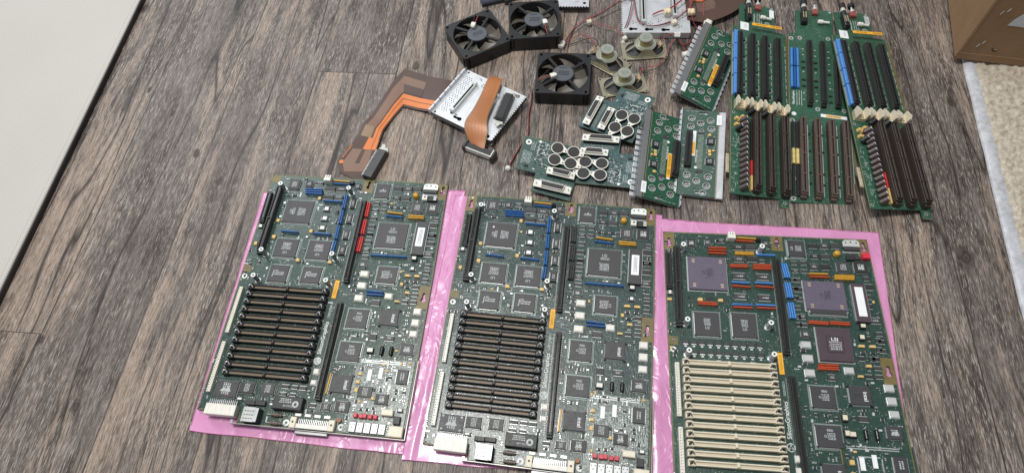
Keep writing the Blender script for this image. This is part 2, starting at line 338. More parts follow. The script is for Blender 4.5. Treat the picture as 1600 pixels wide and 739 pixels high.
mb.prism(pts, .3, .7, M('paper_label', (.5, .52, .56), .6, var=.03)); mb.build('label_sticker', t)
mb = MB(); rr = random.Random(4); tear = M('torn_card', (.09, .05, .025), .8); tear2 = M('card_fluff', (.42, .29, .17), .85)
mb.M = Matrix.Rotation(PI/2, 4, 'X'); pts = [(41+5.5*math.cos(i*PI/5)*rr.uniform(.55, 1.2), 24.9+3.2*math.sin(i*PI/5)*rr.uniform(.5, 1.3)) for i in range(10)]
mb.prism(pts, .1, .35, tear)
for i in range(6): mb.box(38+rr.random()*6, 40+rr.random()*6, 23+rr.random()*3, 24+rr.random()*3, .3, .9, tear2, .2)
mb.build('tear', t)
# ------------------------------------------------------------ pink antistatic bags
def bag_mat():
    m = bpy.data.materials.new('pink_antistatic_film'); nt, b = nodes(m); n = N(nt); v = n.coord()
    a = n.noise(v, 14, 3, .5, .8); r = n.m('ABSOLUTE', n.m('SUBTRACT', n.noise(n.mapv(v, (1, .6, 1)), 26, 3, .5, 1.2), .5)); rid = n.ramp(r, [(0., 1.), (.05, 0.)])
    nt.links.new(n.mix(n.ramp(a, [(.3, 0.), (.7, 1.)]), (.56, .235, .43), (.66, .30, .52)), b.inputs['Base Color']); b.inputs['Roughness'].default_value = .3; b.inputs['Specular IOR Level'].default_value = .5
    nt.links.new(n.bump(n.m('ADD', n.m('MULTIPLY', a, 1.5), n.m('MULTIPLY', rid, .3)), .3, .004), b.inputs['Normal'])
    b.inputs['Coat Weight'].default_value = .3; b.inputs['Coat Roughness'].default_value = .1; return m
pink = bag_mat(); pinkedge = M('pink_seam', (.62, .20, .42), .35, var=.08)
def bag(lab, q, z, seed, boards, crease=()):
    x_ = sum(p[0] for p in q)/4; y_ = sum(p[1] for p in q)/4
    t = thing('antistatic_bag', lab, 'plastic bag', (x_, y_, 0), group='pink antistatic bags under the large circuit boards')
    mb = MB(); nx, ny = 90, 110; vs = []
    A_, B_, C_, D_ = [Vector((p[0]-x_, p[1]-y_, 0)) for p in q]   # TL TR BR BL
    W = boards
    for j in range(ny+1):
        for i in range(nx+1):
            u = i/nx; w = j/ny; p = (A_*(1-u)+B_*u)*(1-w)+(D_*(1-u)+C_*u)*w
            e = 1.3*noise.noise(Vector((u*5, w*6, seed)))
            if j in (0, ny): p.y += e
            if i in (0, nx): p.x += e
            # keep flat under the board, let the free strips billow
            wx, wy = p.x+x_-W[0], p.y+y_-W[1]; c, s_ = math.cos(-W[2]), math.sin(-W[2]); lx, ly = c*wx-s_*wy, s_*wx+c*wy
            dd = max(-lx, lx-260, ly, -356-ly, 0); f = min(1, dd/12)
            k = Vector((p.x*.02, p.y*.012, seed*3)); hh = z+.75*f*(1.6*abs(noise.noise(k))+2.6*abs(noise.noise(k*2.1+Vector((4, 0, 0))))+.7*noise.noise(k*6))
            for (cu, hgt) in crease: hh += hgt*math.exp(-((u-cu-.01*math.sin(w*4))/.012)**2)*min(1, f*2)
            vs.append((p.x, p.y, max(.4, hh)))
    mb.add(vs, [(j*(nx+1)+i, (j+1)*(nx+1)+i, (j+1)*(nx+1)+i+1, j*(nx+1)+i+1) for j in range(ny) for i in range(nx)], pink, True)
    mb.build('film', t)
    mb = MB()
    for k in (0, ny): mb.tube([vs[k*(nx+1)+i] for i in range(0, nx+1, 6)], .5, pinkedge, 5, 2)
    for k in (0, nx): mb.tube([vs[j*(nx+1)+k] for j in range(0, ny+1, 6)], .5, pinkedge, 5, 2)
    mb.build('seam', t); return t
BP = ((-335.3, 590.3, -.21069), (-54.2, 514.8, -.23569), (201.3, 418.3, -.18666))
bag('pink antistatic bag under the leftmost large circuit board with black memory sockets', [(-349, 563), (-58, 524), (-152, 171), (-412, 230)], .5, 1, BP[0], ((.93, 1.5),))
bag('pink antistatic bag under the middle large circuit board', [(-72, 518), (206, 445), (112, 112), (-157, 166)], .9, 2, BP[1], ((.045, 1.8), (.97, 1.2)))
bag('pink antistatic bag under the large circuit board with cream memory sockets', [(190, 441), (477, 380), (386, 20), (112, 60)], .6, 3, BP[2], ((.02, 1.),))
plm = M('rear_plate_steel', (.34, .34, .34), .38, .6, .1, 60)
cand = M('jack_metal', (.42, .44, .44), .4, .5, .1, 100)
padm = stripes('connector_pads', (.35, .38, .36), (.04, .06, .05), 2.6, .45, .4, .3)
# ------------------------------------------------------------ large circuit boards
BT = 4.6   # top of the board above the floor; parts are placed in board millimetres from its top left corner
pcbA = pcb('motherboard_mask', (.022, .052, .043), (.09, .14, .11), .75, .3)
pcbB = pcb('motherboard_mask_grey', (.028, .056, .052), (.11, .15, .135), .8, .3)
pcbC = pcb('motherboard_mask_green', (.018, .052, .040), (.07, .12, .10), .6, .34)
pcbS = pcb('silvery_board', (.14, .16, .155), (.34, .36, .35), 1.0, .30, 1.1, .7)
pcbS2 = pcb('silvery_board_green', (.10, .14, .125), (.36, .38, .37), 1.0, .30, 1.1, .8)
edgeg = M('board_edge', (.10, .13, .05), .5)
PARTS = [('J','12',37.4,-16.1,15.6,15.5,3.0),('J','12',59.1,-13.9,9.7,9.9,3.0),('S','123',73.6,-11.2,10.9,4.5,2.0),('S','12',91.3,-19.3,14.9,5.7,2.5),('S','12',107.7,-19.3,15.6,6.4,2.5),('S','12',91.9,-33.3,15.4,5.6,2.5),('S','12',106.9,-33.4,13.3,5.0,2.5),('Q','12',55.4,-61.5,40.4,36.5,3.5),('c','12',94.7,-53.3,10.5,9.3,3.0),('c','12',95.8,-68.9,11.1,9.1,3.0),('c','12',95.9,-84.3,11.0,8.9,3.0),('V','12',130.4,-42.1,6.7,15.4,3.0),('V','12',130.7,-67.0,7.2,15.0,3.0),('V','12',131.8,-92.5,7.2,13.6,3.0),('V','12',132.0,-116.7,8.7,14.0,3.0),('J','123',130.6,-13.6,8.3,8.4,3.0),('Q','123',168.5,-19.3,20.7,23.9,3.5),('S','123',190.2,-13.4,11.2,5.9,2.5),('S','123',204.3,-12.8,11.9,6.6,2.5),('S','123',218.2,-11.9,11.2,6.6,2.5),('S','123',190.3,-28.7,10.5,5.8,2.5),('S','123',204.0,-28.5,11.7,5.7,2.5),('J','123',223.0,-43.3,15.7,15.3,3.0),('J','123',244.7,-42.5,16.3,16.6,3.0),('S','123',163.8,-39.2,8.3,3.8,2.0),('S','123',175.6,-38.8,8.4,4.5,2.0),('S','123',163.7,-50.7,9.5,3.6,2.0),('S','123',175.2,-50.6,8.8,3.7,2.0),('S','123',164.2,-63.7,9.0,4.3,2.0),('S','123',163.9,-76.7,10.3,4.8,2.0),('S','123',164.3,-90.0,8.8,4.1,2.0),('r','12',186.1,-43.5,7.5,3.1,1.5),('r','12',195.5,-43.6,7.4,3.1,1.5),('r','12',204.4,-43.3,7.9,2.3,1.5),('S','12',252.1,-58.7,7.9,3.6,2.0),('S','123',249.5,-68.9,13.2,6.7,2.0),('S','12',250.7,-84.9,11.0,4.6,2.0),('Q','123',195.8,-89.8,42.2,38.5,3.5),('D','123',235.9,-91.8,18.5,51.5,5.0),('Q','12',53.7,-119.2,32.3,28.0,3.5),('Q','12',99.6,-119.2,31.5,28.5,3.5),('Q','12',53.7,-158.0,26.5,24.9,3.5),('Q','12',99.1,-157.0,26.7,24.1,3.5),('Q','123',200.8,-149.1,26.7,23.9,3.5),('J','123',165.0,-136.3,10.5,8.6,3.0),('w','123',170.4,-149.9,11.9,9.1,4.0),('w','123',170.6,-166.9,12.0,9.6,4.0),('w','123',170.4,-184.8,11.8,9.4,4.0),('w','123',209.2,-179.2,10.7,8.7,4.0),('S','12',193.5,-189.0,11.7,6.4,2.5),('r','123',160.2,-147.9,6.1,4.9,1.5),('r','123',160.0,-157.1,6.8,4.8,1.5),('r','123',160.9,-165.8,5.9,4.1,1.5),('r','123',160.2,-173.4,6.5,4.0,1.5),('S','123',164.5,-113.3,9.1,4.9,2.0),('S','123',165.0,-124.0,9.5,4.0,2.0),('S','12',164.3,-89.0,8.8,3.5,2.0),('S','12',164.4,-101.2,9.8,5.0,2.0),('S','12',250.2,-84.9,11.8,5.7,2.0),('S','12',250.2,-97.8,11.7,5.6,2.0),('S','123',250.0,-113.8,13.3,6.9,2.0),('S','123',252.2,-130.8,8.4,4.0,2.0),('S','123',252.5,-140.8,8.4,4.0,2.0),('S','123',252.3,-152.2,8.3,3.9,2.0),('C','123',233.3,-122.8,6.7,5.8,5.0),('c','12',233.3,-137.4,7.5,6.4,4.0),('y','123',228.3,-147.7,7.8,4.0,3.0),('y','123',240.9,-147.5,7.7,4.0,3.0),('y','12',222.9,-160.6,4.8,4.9,3.0),('y','123',232.5,-172.1,6.9,3.9,3.0),('y','123',221.2,-185.2,6.8,3.1,3.0),('r','123',229.0,-155.5,6.1,4.1,2.0),('r','123',240.2,-155.1,5.9,4.1,2.0),('r','12',231.1,-164.0,7.5,3.2,2.0),('S','123',242.0,-162.8,9.0,3.8,2.0),('S','123',242.6,-173.9,8.9,3.7,2.0),('S','123',242.4,-184.2,8.9,3.7,2.0),('S','123',231.2,-184.6,8.3,3.7,2.0),('y','12',74.5,-136.2,5.5,5.4,3.0),('y','12',119.2,-135.8,5.6,5.3,3.0),('y','12',81.3,-90.5,5.6,5.7,3.0),('y','12',31.2,-102.9,5.9,6.1,3.0),('y','12',8.7,-115.1,5.1,5.9,3.0),('y','12',80.0,-37.0,4.9,5.5,3.0),('y','12',29.9,-77.0,5.3,5.3,3.0),('c','12',7.4,-87.4,7.5,7.2,3.0),('r','12',42.3,-33.7,8.8,3.8,2.0),('r','12',110.2,-57.7,5.5,6.0,2.0),('Q','123',175.0,-212.9,27.0,25.7,3.5),('Q','123',174.9,-257.1,27.8,24.8,3.5),('K','123',216.2,-208.4,23.3,21.6,4.0),('K','12',174.6,-298.3,24.2,21.7,4.0),('w','123',250.5,-197.5,10.5,9.2,4.0),('w','123',250.6,-212.7,10.5,9.7,4.0),('w','123',250.6,-227.8,10.3,8.9,4.0),('S','12',200.2,-235.3,8.6,7.6,2.0),('S','12',221.2,-235.2,11.9,5.9,2.5),('C','123',200.4,-253.5,8.8,6.7,4.0),('J','123',246.3,-248.5,16.6,14.8,3.5),('V','12',247.4,-283.6,13.9,17.8,3.0),('J','12',205.8,-305.9,17.7,13.6,3.5),('J','12',227.9,-313.2,16.5,12.8,3.5),('y','12',194.8,-284.0,5.0,4.5,3.0),('y','12',194.3,-294.2,5.4,5.1,3.0),('y','12',194.3,-304.3,5.1,5.8,3.0),('y','12',216.3,-312.7,4.5,4.4,3.0),('J','12',161.3,-327.1,12.1,9.1,3.0),('J','12',181.5,-325.6,17.8,13.3,3.0),('S','12',144.8,-326.6,7.9,3.4,2.0),('r','12',145.3,-332.7,5.5,2.2,2.0),('J','12',32.7,-316.8,29.4,20.1,3.5),('J','12',58.4,-313.3,18.8,13.3,3.5),('J','12',84.7,-312.3,17.2,13.3,3.5),('S','12',104.5,-307.0,10.3,3.6,2.0),('S','12',116.4,-306.9,8.8,3.1,2.0),('S','12',126.7,-307.0,9.6,3.7,2.0),('S','12',104.2,-316.3,9.4,3.0,2.0),('S','12',116.4,-316.2,8.6,2.4,2.0),('c','12',52.9,-326.9,10.0,4.2,3.0),('C','12',68.1,-330.9,12.2,5.2,4.0),('C','12',80.8,-330.4,12.7,5.2,4.0),('M','12',116.3,-328.3,36.3,13.7,9.0),('w','12',138.9,-285.6,8.1,7.9,3.0),('w','12',138.9,-299.4,8.0,7.0,3.0),('r','12',242.8,-300.1,5.6,2.3,2.0),('r','12',243.3,-304.2,5.0,2.3,2.0),('r','12',242.2,-311.2,5.8,3.6,2.0),('r','12',215.7,-302.2,4.2,4.5,2.0),('r','12',204.7,-326.4,4.8,2.9,2.0),('r','12',212.1,-326.0,4.7,3.6,2.0),('r','12',219.4,-324.0,4.6,2.3,2.0),('c','12',252.5,-323.9,8.5,5.3,4.0),('C','12',251.0,-336.3,7.9,9.2,5.0),('L','12',238.1,-328.4,14.4,7.4,6.0),('H','123',206.2,-284.4,6.6,14.3,1.0),('H','123',219.7,-281.1,6.5,14.4,1.0),('P','3',53.3,-60.7,47.6,46.4,4.0),('J','3',35.3,-17.0,10.8,12.7,3.0),('J','3',56.2,-15.2,6.8,9.8,3.0),('r','3',70.7,-11.3,8.3,5.9,2.0),('S','3',95.1,-20.0,14.7,6.2,2.5),('S','3',111.2,-19.3,12.9,6.3,2.5),('S','3',94.7,-37.6,13.9,6.1,2.5),('S','3',111.7,-36.8,12.5,6.2,2.5),('S','3',124.0,-38.9,7.5,3.4,2.0),('c','3',130.7,-12.0,5.3,5.9,3.0),('E','3',93.0,-61.6,15.5,7.3,2.5),('E','3',122.3,-61.5,16.0,7.2,2.5),('E','3',92.5,-90.2,15.3,6.3,2.5),('E','3',121.6,-90.4,15.1,7.0,2.5),('c','3',5.5,-89.0,6.5,7.6,3.0),('y','3',4.7,-98.8,6.3,3.9,3.0),('y','3',42.6,-97.2,6.6,4.9,3.0),('y','3',67.6,-97.1,6.4,4.6,3.0),('r','3',21.5,-42.2,2.7,5.9,2.0),('r','3',21.5,-62.8,3.1,5.0,2.0),('r','3',21.6,-82.3,2.3,5.7,2.0),('r','3',28.8,-95.2,2.3,6.3,2.0),('r','3',33.3,-95.0,2.8,6.3,2.0),('r','3',52.1,-94.7,3.1,6.2,2.0),('r','3',56.8,-95.1,3.0,6.2,2.0),('r','3',75.8,-94.8,2.7,6.2,2.0),('Q','3',48.7,-130.1,29.7,30.9,3.5),('Q','3',93.5,-129.4,29.0,31.9,3.5),('r','3',18.4,-142.1,4.3,6.0,2.0),('P','3',195.0,-84.3,48.6,38.8,4.0),('S','3',187.4,-43.8,10.7,7.6,2.5),('S','3',201.8,-43.4,10.1,6.9,2.5),('P','3',197.2,-147.9,39.1,41.6,4.0),('C','3',230.2,-137.1,6.4,6.8,4.0),('S','3',238.8,-137.6,4.4,4.7,2.0),('S','3',249.2,-139.1,6.3,4.6,2.0),('S','3',248.4,-150.5,6.2,4.5,2.0),('S','3',226.4,-163.0,7.6,4.4,2.0),('S','3',238.6,-162.9,6.2,4.5,2.0),('r','3',213.7,-176.5,3.2,3.9,2.0),('r','3',219.4,-176.5,3.0,4.6,2.0),('S','3',249.6,-57.2,6.6,5.0,2.0),('S','3',247.0,-82.5,8.7,5.3,2.0),('S','3',246.4,-95.3,8.6,5.2,2.0),('S','3',160.2,-63.5,7.2,3.0,2.0),('S','3',160.7,-75.8,7.7,3.5,2.0),('S','3',160.4,-87.9,6.4,4.2,2.0),('S','3',161.0,-101.3,7.6,4.1,2.0),('S','3',160.3,-113.4,6.8,4.1,2.0),('S','3',159.4,-123.8,6.5,4.0,2.0),('S','3',188.2,-188.4,9.2,6.2,2.5),('C','3',195.1,-235.5,6.5,7.6,4.0),('C','3',195.2,-252.8,6.5,7.4,4.0),('S','3',216.0,-234.8,10.3,5.1,2.0)]
BARS = [('B','12',95.0,-11.4,119.5,-12.1),('Y','123',94.5,-7.0,118.5,-7.7),('B','12',56.2,-23.9,81.2,-23.2),('B','12',57.1,-27.3,82.0,-26.7),('B','12',58.0,-30.6,83.0,-30.4),('B','12',87.0,-41.4,114.4,-41.7),('B','12',118.3,-29.2,119.1,-52.6),('B','12',118.9,-55.2,119.3,-76.8),('B','12',119.2,-79.9,119.8,-101.5),('B','12',120.1,-103.9,119.3,-121.6),('R','12',152.2,-40.3,152.9,-63.7),('R','12',153.3,-68.3,153.5,-91.1),('R','12',154.4,-95.5,154.2,-118.5),('B','12',39.7,-93.8,63.9,-94.4),('B','12',85.7,-94.3,111.0,-94.8),('Y','12',182.5,-54.1,204.9,-55.4),('B','12',181.8,-59.8,205.4,-60.9),('Y','12',212.7,-57.6,235.3,-57.5),('Y','12',213.3,-60.8,235.9,-60.6),('B','12',173.2,-121.8,196.1,-121.7),('B','12',196.8,-121.6,222.1,-121.3),('B','12',178.8,-174.3,201.2,-174.8),('B','12',179.8,-178.9,202.0,-178.7),('R','3',57.0,-23.6,79.5,-23.3),('R','3',56.7,-27.2,79.2,-26.9),('R','3',56.5,-31.3,78.9,-31.3),('R','3',92.3,-11.1,115.4,-12.0),('Y','3',90.2,-28.9,113.9,-28.5),('Y','3',90.1,-31.2,113.6,-31.1),('B','3',118.2,-30.9,140.3,-31.0),('R','3',82.2,-47.4,105.0,-47.0),('R','3',82.1,-49.7,104.8,-49.6),('R','3',111.6,-45.9,134.2,-45.5),('R','3',111.3,-48.6,133.9,-48.2),('R','3',111.1,-51.2,133.6,-51.1),('B','3',82.3,-71.8,104.7,-72.0),('R','3',82.5,-76.8,105.4,-77.8),('B','3',111.2,-71.0,133.4,-71.2),('R','3',111.3,-76.0,134.1,-77.0),('R','3',39.4,-101.3,62.9,-101.9),('R','3',39.3,-104.1,62.7,-104.3),('B','3',81.2,-102.5,105.1,-102.3),('B','3',82.4,-102.0,105.5,-102.0),('R','3',82.1,-105.9,105.1,-105.9),('B','3',109.6,-101.5,133.0,-101.5),('R','3',110.3,-105.3,133.2,-105.3),('Y','3',179.3,-55.0,202.5,-54.7),('R','3',179.9,-58.9,203.6,-59.0),('Y','3',210.4,-56.0,234.1,-55.7),('Y','3',210.1,-58.3,233.7,-58.1),('Y','3',209.7,-60.7,233.3,-60.5),('R','3',170.4,-119.9,193.5,-120.4),('R','3',170.1,-122.1,193.1,-122.7),('R','3',195.6,-119.2,218.5,-119.7),('R','3',195.2,-121.7,218.1,-122.2),('R','3',174.1,-174.4,197.2,-173.7),('R','3',173.7,-177.2,196.7,-176.7),('R','3',173.4,-179.5,196.3,-179.2),('B','3',149.7,-42.1,152.1,-62.2),('B','3',150.8,-68.9,152.3,-89.8),('B','3',151.5,-96.3,152.4,-117.2)]
def chip_part(kd, x, y, w, h, z, seed, v):
    r = random.Random(seed); mb = MB(); a, b_ = w/2, h/2; nm = 'chip'
    if kd == 'Q':
        mb.box(-a, a, -b_, b_, .5, z, darkg, .5)
        for sx, sy in ((1, 0), (-1, 0), (0, 1), (0, -1)):
            if sx: mb.add([(sx*a, -b_+1.5, 1.8), (sx*a, b_-1.5, 1.8), (sx*(a+.7), b_-1.5, 1.7), (sx*(a+.7), -b_+1.5, 1.7), (sx*(a+1.6), b_-1.5, .12), (sx*(a+1.6), -b_+1.5, .12)], [(0, 1, 2, 3), (3, 2, 4, 5)], leads)
            else: mb.add([(-a+1.5, sy*b_, 1.8), (a-1.5, sy*b_, 1.8), (a-1.5, sy*(b_+.7), 1.7), (-a+1.5, sy*(b_+.7), 1.7), (a-1.5, sy*(b_+1.6), .12), (-a+1.5, sy*(b_+1.6), .12)], [(0, 1, 2, 3), (3, 2, 4, 5)], leads)
        mb.quad(-a-2.4, a+2.4, -b_-2.4, b_+2.4, .06, M('tinned_pads', (.20, .26, .24), .4, .3, .4, 900))
        for q in ((-.72, .72), (.72, -.72)): mb.cyl(q[0]*a, q[1]*b_, z, z+.02, 1.0, darkc, n=12)
        t = z+.03
        if w > 35 and x < 120 and v != '3': mb.text("LSI", -a*.5, 0, t, 5.5, PI/2, ink); mb.dashes(-a*.32, 0, t, 11, 4, 2, ink, r, PI/2); mb.dashes(a*.25, 0, t, 12, 11, 6, ink, r, PI/2); v == '2' and mb.cyl(-a*.55, b_*.6, t, t+.02, 1.3, white)
        elif w > 35: mb.text("LSI", 0, b_*.5, t, 5.5, 0, ink); mb.dashes(0, b_*.27, t, 13, 3.5, 2, ink, r); mb.dashes(0, -b_*.35, t, 13, 11, 6, ink, r)
        elif v == '3' and y > -135 and x < 120: mb.text("LSI", 0, -b_*.35, t, 4.6, 0, ink); mb.ring(0, 0, 0, 0, 0, 0, ink) if 0 else None; mb.dashes(0, b_*.15, t, 8.5, 10, 6, ink, r)
        elif y > -30 and v != '3': mb.dashes(0, -1, t, 11, 3, 1, ink, r); mb.prism([(-5, -1), (-2, 2), (-1, 0), (1.5, 4), (2, 0), (5, 2), (5, -1)], z, t, ink)
        elif y > -30: mb.text("LSI", -6, 0, t, 4.5, PI/2, ink); mb.dashes(2, 0, t, 8, 8, 5, ink, r, PI/2)
        elif y > -125: mb.text("LSI", 0, -b_*.5, t, 5, PI, ink); mb.dashes(0, b_*.2, t, 13, 11, 6, ink, r)
        elif y > -160 and x < 120: mb.dashes(a*.05, 0, t, 14, 5.5, 2, ink, r); mb.text("\u222b", -a*.5, 0, t, 9, 0, ink); mb.dashes(-a*.2, 4, t, 4, 2.5, 1, ink, r)
        elif y > -160: mb.dashes(-2, 0, t, 12, 11, 6, ink, r); mb.text("LSI", 6, -1, t, 4, PI/2, ink)
        elif y > -30: mb.dashes(0, -1, t, 11, 3, 1, ink, r); mb.prism([(-5, -1), (-2, 2), (-1, 0), (1.5, 4), (2, 0), (5, 2), (5, -1)], z, t, ink)
        else: mb.text("\u00ae86", a*.1, b_*.55, t, 4, PI, ink); mb.dashes(2, b_*.0, t, 9, 8, 5, ink, r); mb.ring(-a*.3, 0, z, t, 1, 1.5, ink)
    elif kd == 'K':
        mb.box(-a, a, -b_, b_, .6, z, darkg, .4)
        for q in ((-1, -1), (1, -1), (1, 1), (-1, 1)): mb.cyl(q[0]*(a+.1), q[1]*(b_+.1), .5, z-.2, 1.5, darkc, n=12)
        for s_ in (1, -1):
            mb.add([(s_*a, -b_+2, 2.2), (s_*a, b_-2, 2.2), (s_*(a+1.3), b_-2, .15), (s_*(a+1.3), -b_+2, .15)], [(0, 1, 2, 3)], leads)
            mb.add([(-a+2, s_*b_, 2.2), (a-2, s_*b_, 2.2), (a-2, s_*(b_+1.3), .15), (-a+2, s_*(b_+1.3), .15)], [(0, 1, 2, 3)], leads)
        mb.text("intel", a*.45, -b_*.1, z+.03, 6.5, -PI/2, white); mb.dashes(-a*.3, 0, z+.03, 8, 4, 2, darkc, r)
    elif kd == 'J':
        mb.box(-a, a, -b_, b_, .5, z, darkg if seed % 2 else darkc, .5)
        for s_ in (1, -1): mb.box(s_*a, s_*(a+.5), -b_+.8, b_-.8, .2, 1.6, leads); mb.box(-a+.8, a-.8, s_*b_, s_*(b_+.5), .2, 1.6, leads)
        mb.dashes(0, 0, z+.03, w*.55, h*.5, 4 if h > 12 else 3, ink, r, PI/2 if y > -60 or y < -300 else 0)
        if kd == 'J' and seed % 3 == 0: mb.prism([(-w*.25, -h*.15), (-w*.1, h*.1), (0, -h*.02), (w*.12, h*.22), (w*.22, -h*.15)], z, z+.04, ink)
        if w > 25:
            for q in ((-.75, .75), (.75, .75), (-.75, -.75), (.75, -.75)): mb.cyl(q[0]*a, q[1]*b_, z, z+.04, 1.3, ink if v == '2' else darkc, n=10)
    elif kd in 'SV':
        mb.box(-a, a, -b_, b_, .3, z, darkg if seed % 3 else darkc, .3)
        for s_ in (1, -1):
            if kd == 'S': mb.box(-a+.4, a-.4, s_*b_, s_*(b_+1.1), .1, .7, leads)
            else: mb.box(s_*a, s_*(a+1.4), -b_+.4, b_-.4, .1, .7, leads)
        if kd == 'V' or (w > 9 and seed % 2): mb.dashes(0, 0, z+.03, max(w, h)*.5, min(w, h)*.42, 2, ink, r, PI/2 if kd == 'V' else 0)
    elif kd == 'E':
        mb.box(-a, a, -b_, b_, .3, z, darkg, .4)
        for s_ in (1, -1): mb.box(-a+.3, a-.3, s_*b_, s_*(b_+1.4), .1, .8, leads)
        mb.prism([(-4.5, -.8), (0, .2), (1, -.9), (2, 1.6), (3, -1), (5, 1.8), (4.5, -1.6)], z, z+.04, ink)
    elif kd in 'cCw':
        nm = 'oscillator' if kd != 'c' else 'crystal'; mt = {'c': can, 'C': darkc, 'w': can}[kd]
        if kd == 'w': mb.box(-a+.3, a-.3, -b_+.3, b_-.3, .3, z+.3, ivory if v != '3' else can, 1.2); mb.box(-a-.3, a+.3, -b_-.3, b_+.3, .05, .9, silver, .3)
        elif kd == 'c': mb.box(-a*.95, a*.95, -b_*.95, b_*.95, .3, 1.4, darkc, .3); mb.box(-a*.55, a*.55, -b_*.6, b_*.6, 1.4, z, white if v != '3' else ivory, .3); mb.box(-a*1.1, a*1.1, -b_*.5, b_*.5, .05, .6, leads)
        else: mb.box(-a, a, -b_, b_, .3, z, darkc, .5); (h < 8 and w < 9) and mb.box(-a*.8, a*.8, -b_*.6, b_*.9, z, z+.3, cream if v == '3' else ivory, .2)
    elif kd == 'y':
        nm = 'capacitor'; mb.box(-a*.85, a*.85, -b_*.85, b_*.85, .2, z, tant, .4)
        (mb.box(-a, a, -b_*.5, b_*.5, .1, 1, silver) if w > h else mb.box(-a*.5, a*.5, -b_, b_, .1, 1, silver))
    elif kd == 'D':
        mb.box(-a+1, a-1, -b_, b_, .6, z, brownc if v == '3' else darkg, .6)
        for s_ in (1, -1): mb.box(s_*(a-1), s_*(a-.2), -b_+1.5, b_-1.5, .1, z-1.5, leads)
        mb.quad(-a*.55, a*.5, -b_*.5 if v != '3' else -b_*.72, b_*.62 if v != '3' else b_*.8, z+.05, label)
        if v != '3': mb.dashes(0, 2, z+.09, b_*.9, 5, 3, M('print_grey', (.25, .25, .27), .6), r, PI/2)
    elif kd == 'P':
        br = w < 45; body = brownc if br else purple
        mb.box(-a, a, -b_, b_, 1.2, z, body, .35); mb.box(-a+1.5, a-1.5, -b_+1.5, b_-1.5, 0, 1.2, darkc)
        mb.quad(-a-1.6, a+1.6, -b_-1.6, b_+1.6, .07, leads); k = .34 if not br else .48
        mb.box(-a*k, a*k, -b_*k, b_*k, z, z+.35, body, .25)
        pr = M('dark_print', (.03, .025, .045), .6) if not br else ink
        if br:
            for s_ in (1, -1): mb.box(-a*k, a*k, s_*b_*k-.3, s_*b_*k+.3, z+.3, z+.5, darkc); mb.box(s_*a*k-.3, s_*a*k+.3, -b_*k, b_*k, z+.3, z+.5, darkc)
        if br: mb.text("LSI", 0, b_*.28, z+.4, 6, 0, white, 1.2); mb.dashes(0, -2, z+.4, 15, 11, 5, pr, r)
        else:
            mb.text("LSI", -a*.2, 0, z+.4, 5, PI/2, pr); mb.dashes(a*.1, 0, z+.4, 13, 8, 5, pr, r, PI/2)
            for qx, qy in ((-1, 1), (1, 1), (-1, -1), (1, -1)):
                for k in (0, 1): mb.box(qx*a*.72-1.9, qx*a*.72+1.9, qy*b_*.74-2.5+k*3, qy*b_*.74-.9+k*3, z, z+.15, gold)
    elif kd == 'M':
        mb.box(-a, a, -b_-1, b_+1, .6, z, darkc, .7); mb.text("DALLAS", 1, -3.5, z+.03, 3.2, PI, ink); mb.dashes(-3, 2.5, z+.03, 15, 6, 3, ink, r); mb.ring(10, -1, z, z+.05, 1.8, 4, ink)
    elif kd == 'L':
        nm = 'transformer'; mb.box(-a, a, -b_, b_, .5, z, cream, .8)
        for i in range(3): mb.cyl(-a*.6+i*a*.6, 0, z, z+.1, 1.1, ivory, n=10)
    elif kd == 'H':
        nm = 'header_strip'; mb.box(-a*.8, a*.8, -b_, b_, 0, 1.2, label, .3)
    else: return None
    return nm, mb
def socket_proto(body, cont, lat):
    mb = MB(); mb.box(-46.5, 46.5, -2.7, 2.9, 0, 6.2, body, .4); mb.box(-46.5, 46.5, 1.2, 2.9, 6.2, 8.6, body, .5)
    mb.quad(-45, -1.8, -1.6, 1.0, 6.26, cont); mb.quad(1.8, 45, -1.6, 1.0, 6.26, cont); mb.box(-46.5, 46.5, -2.7, -1.8, 6.2, 6.8, body, .2)
    mb.box(-1.6, 1.6, -2.2, 3.2, 6.0, 9.1, body, .5)
    l = MB(); l.box(-4.2, 4.2, -3.5, 3.9, 0, 7.4, body, .6); l.box(-2.2, 3.6, 1.4, 3.9, 7.4, 10.2, body, .6); l.box(-3.8, 1.2, -3.6, -1.8, 7.4, 8.6, body, .5)
    l.tube([(-3.2, -1.8, 7.8), (-.8, 1.2, 9.6), (1.6, .6, 10.4), (2.2, -2, 8.6)], .8, lat, 5, 3); l.cyl(.6, -.6, 7.4, 7.8, 1.5, blackg, n=10)
    return mb, l
sockets = {}
def slot_bar(mb, x0, y0, x1, y1, w, h, body, tick, z=0, end=0):
    old = mb.M.copy(); L = lane(mb, x0, y0, x1, y1)
    mb.box(0, L, -w/2, w/2, z, z+h*.8, body, .2); mb.box(2.5, L-2.5, w*.22, w*.46, z+h*.8, z+h, body, .25); mb.box(2.5, L-2.5, -w*.46, -w*.22, z+h*.8, z+h, body, .25)
    mb.quad(3, L-3, -w*.14, w*.14, z+h*.8+.05, blackg); mb.add([(1, w/2+.06, z+.5), (L-1, w/2+.06, z+.5), (L-1, w/2+.06, z+h*.75), (1, w/2+.06, z+h*.75)], [(3, 2, 1, 0)], tick)
    mb.add([(1, -w/2-.06, z+.5), (L-1, -w/2-.06, z+.5), (L-1, -w/2-.06, z+h*.75), (1, -w/2-.06, z+h*.75)], [(0, 1, 2, 3)], tick)
    if end: mb.box(L, L+end, -w/2, w/2, z, z+h*.6, body, .4)
    mb.M = old
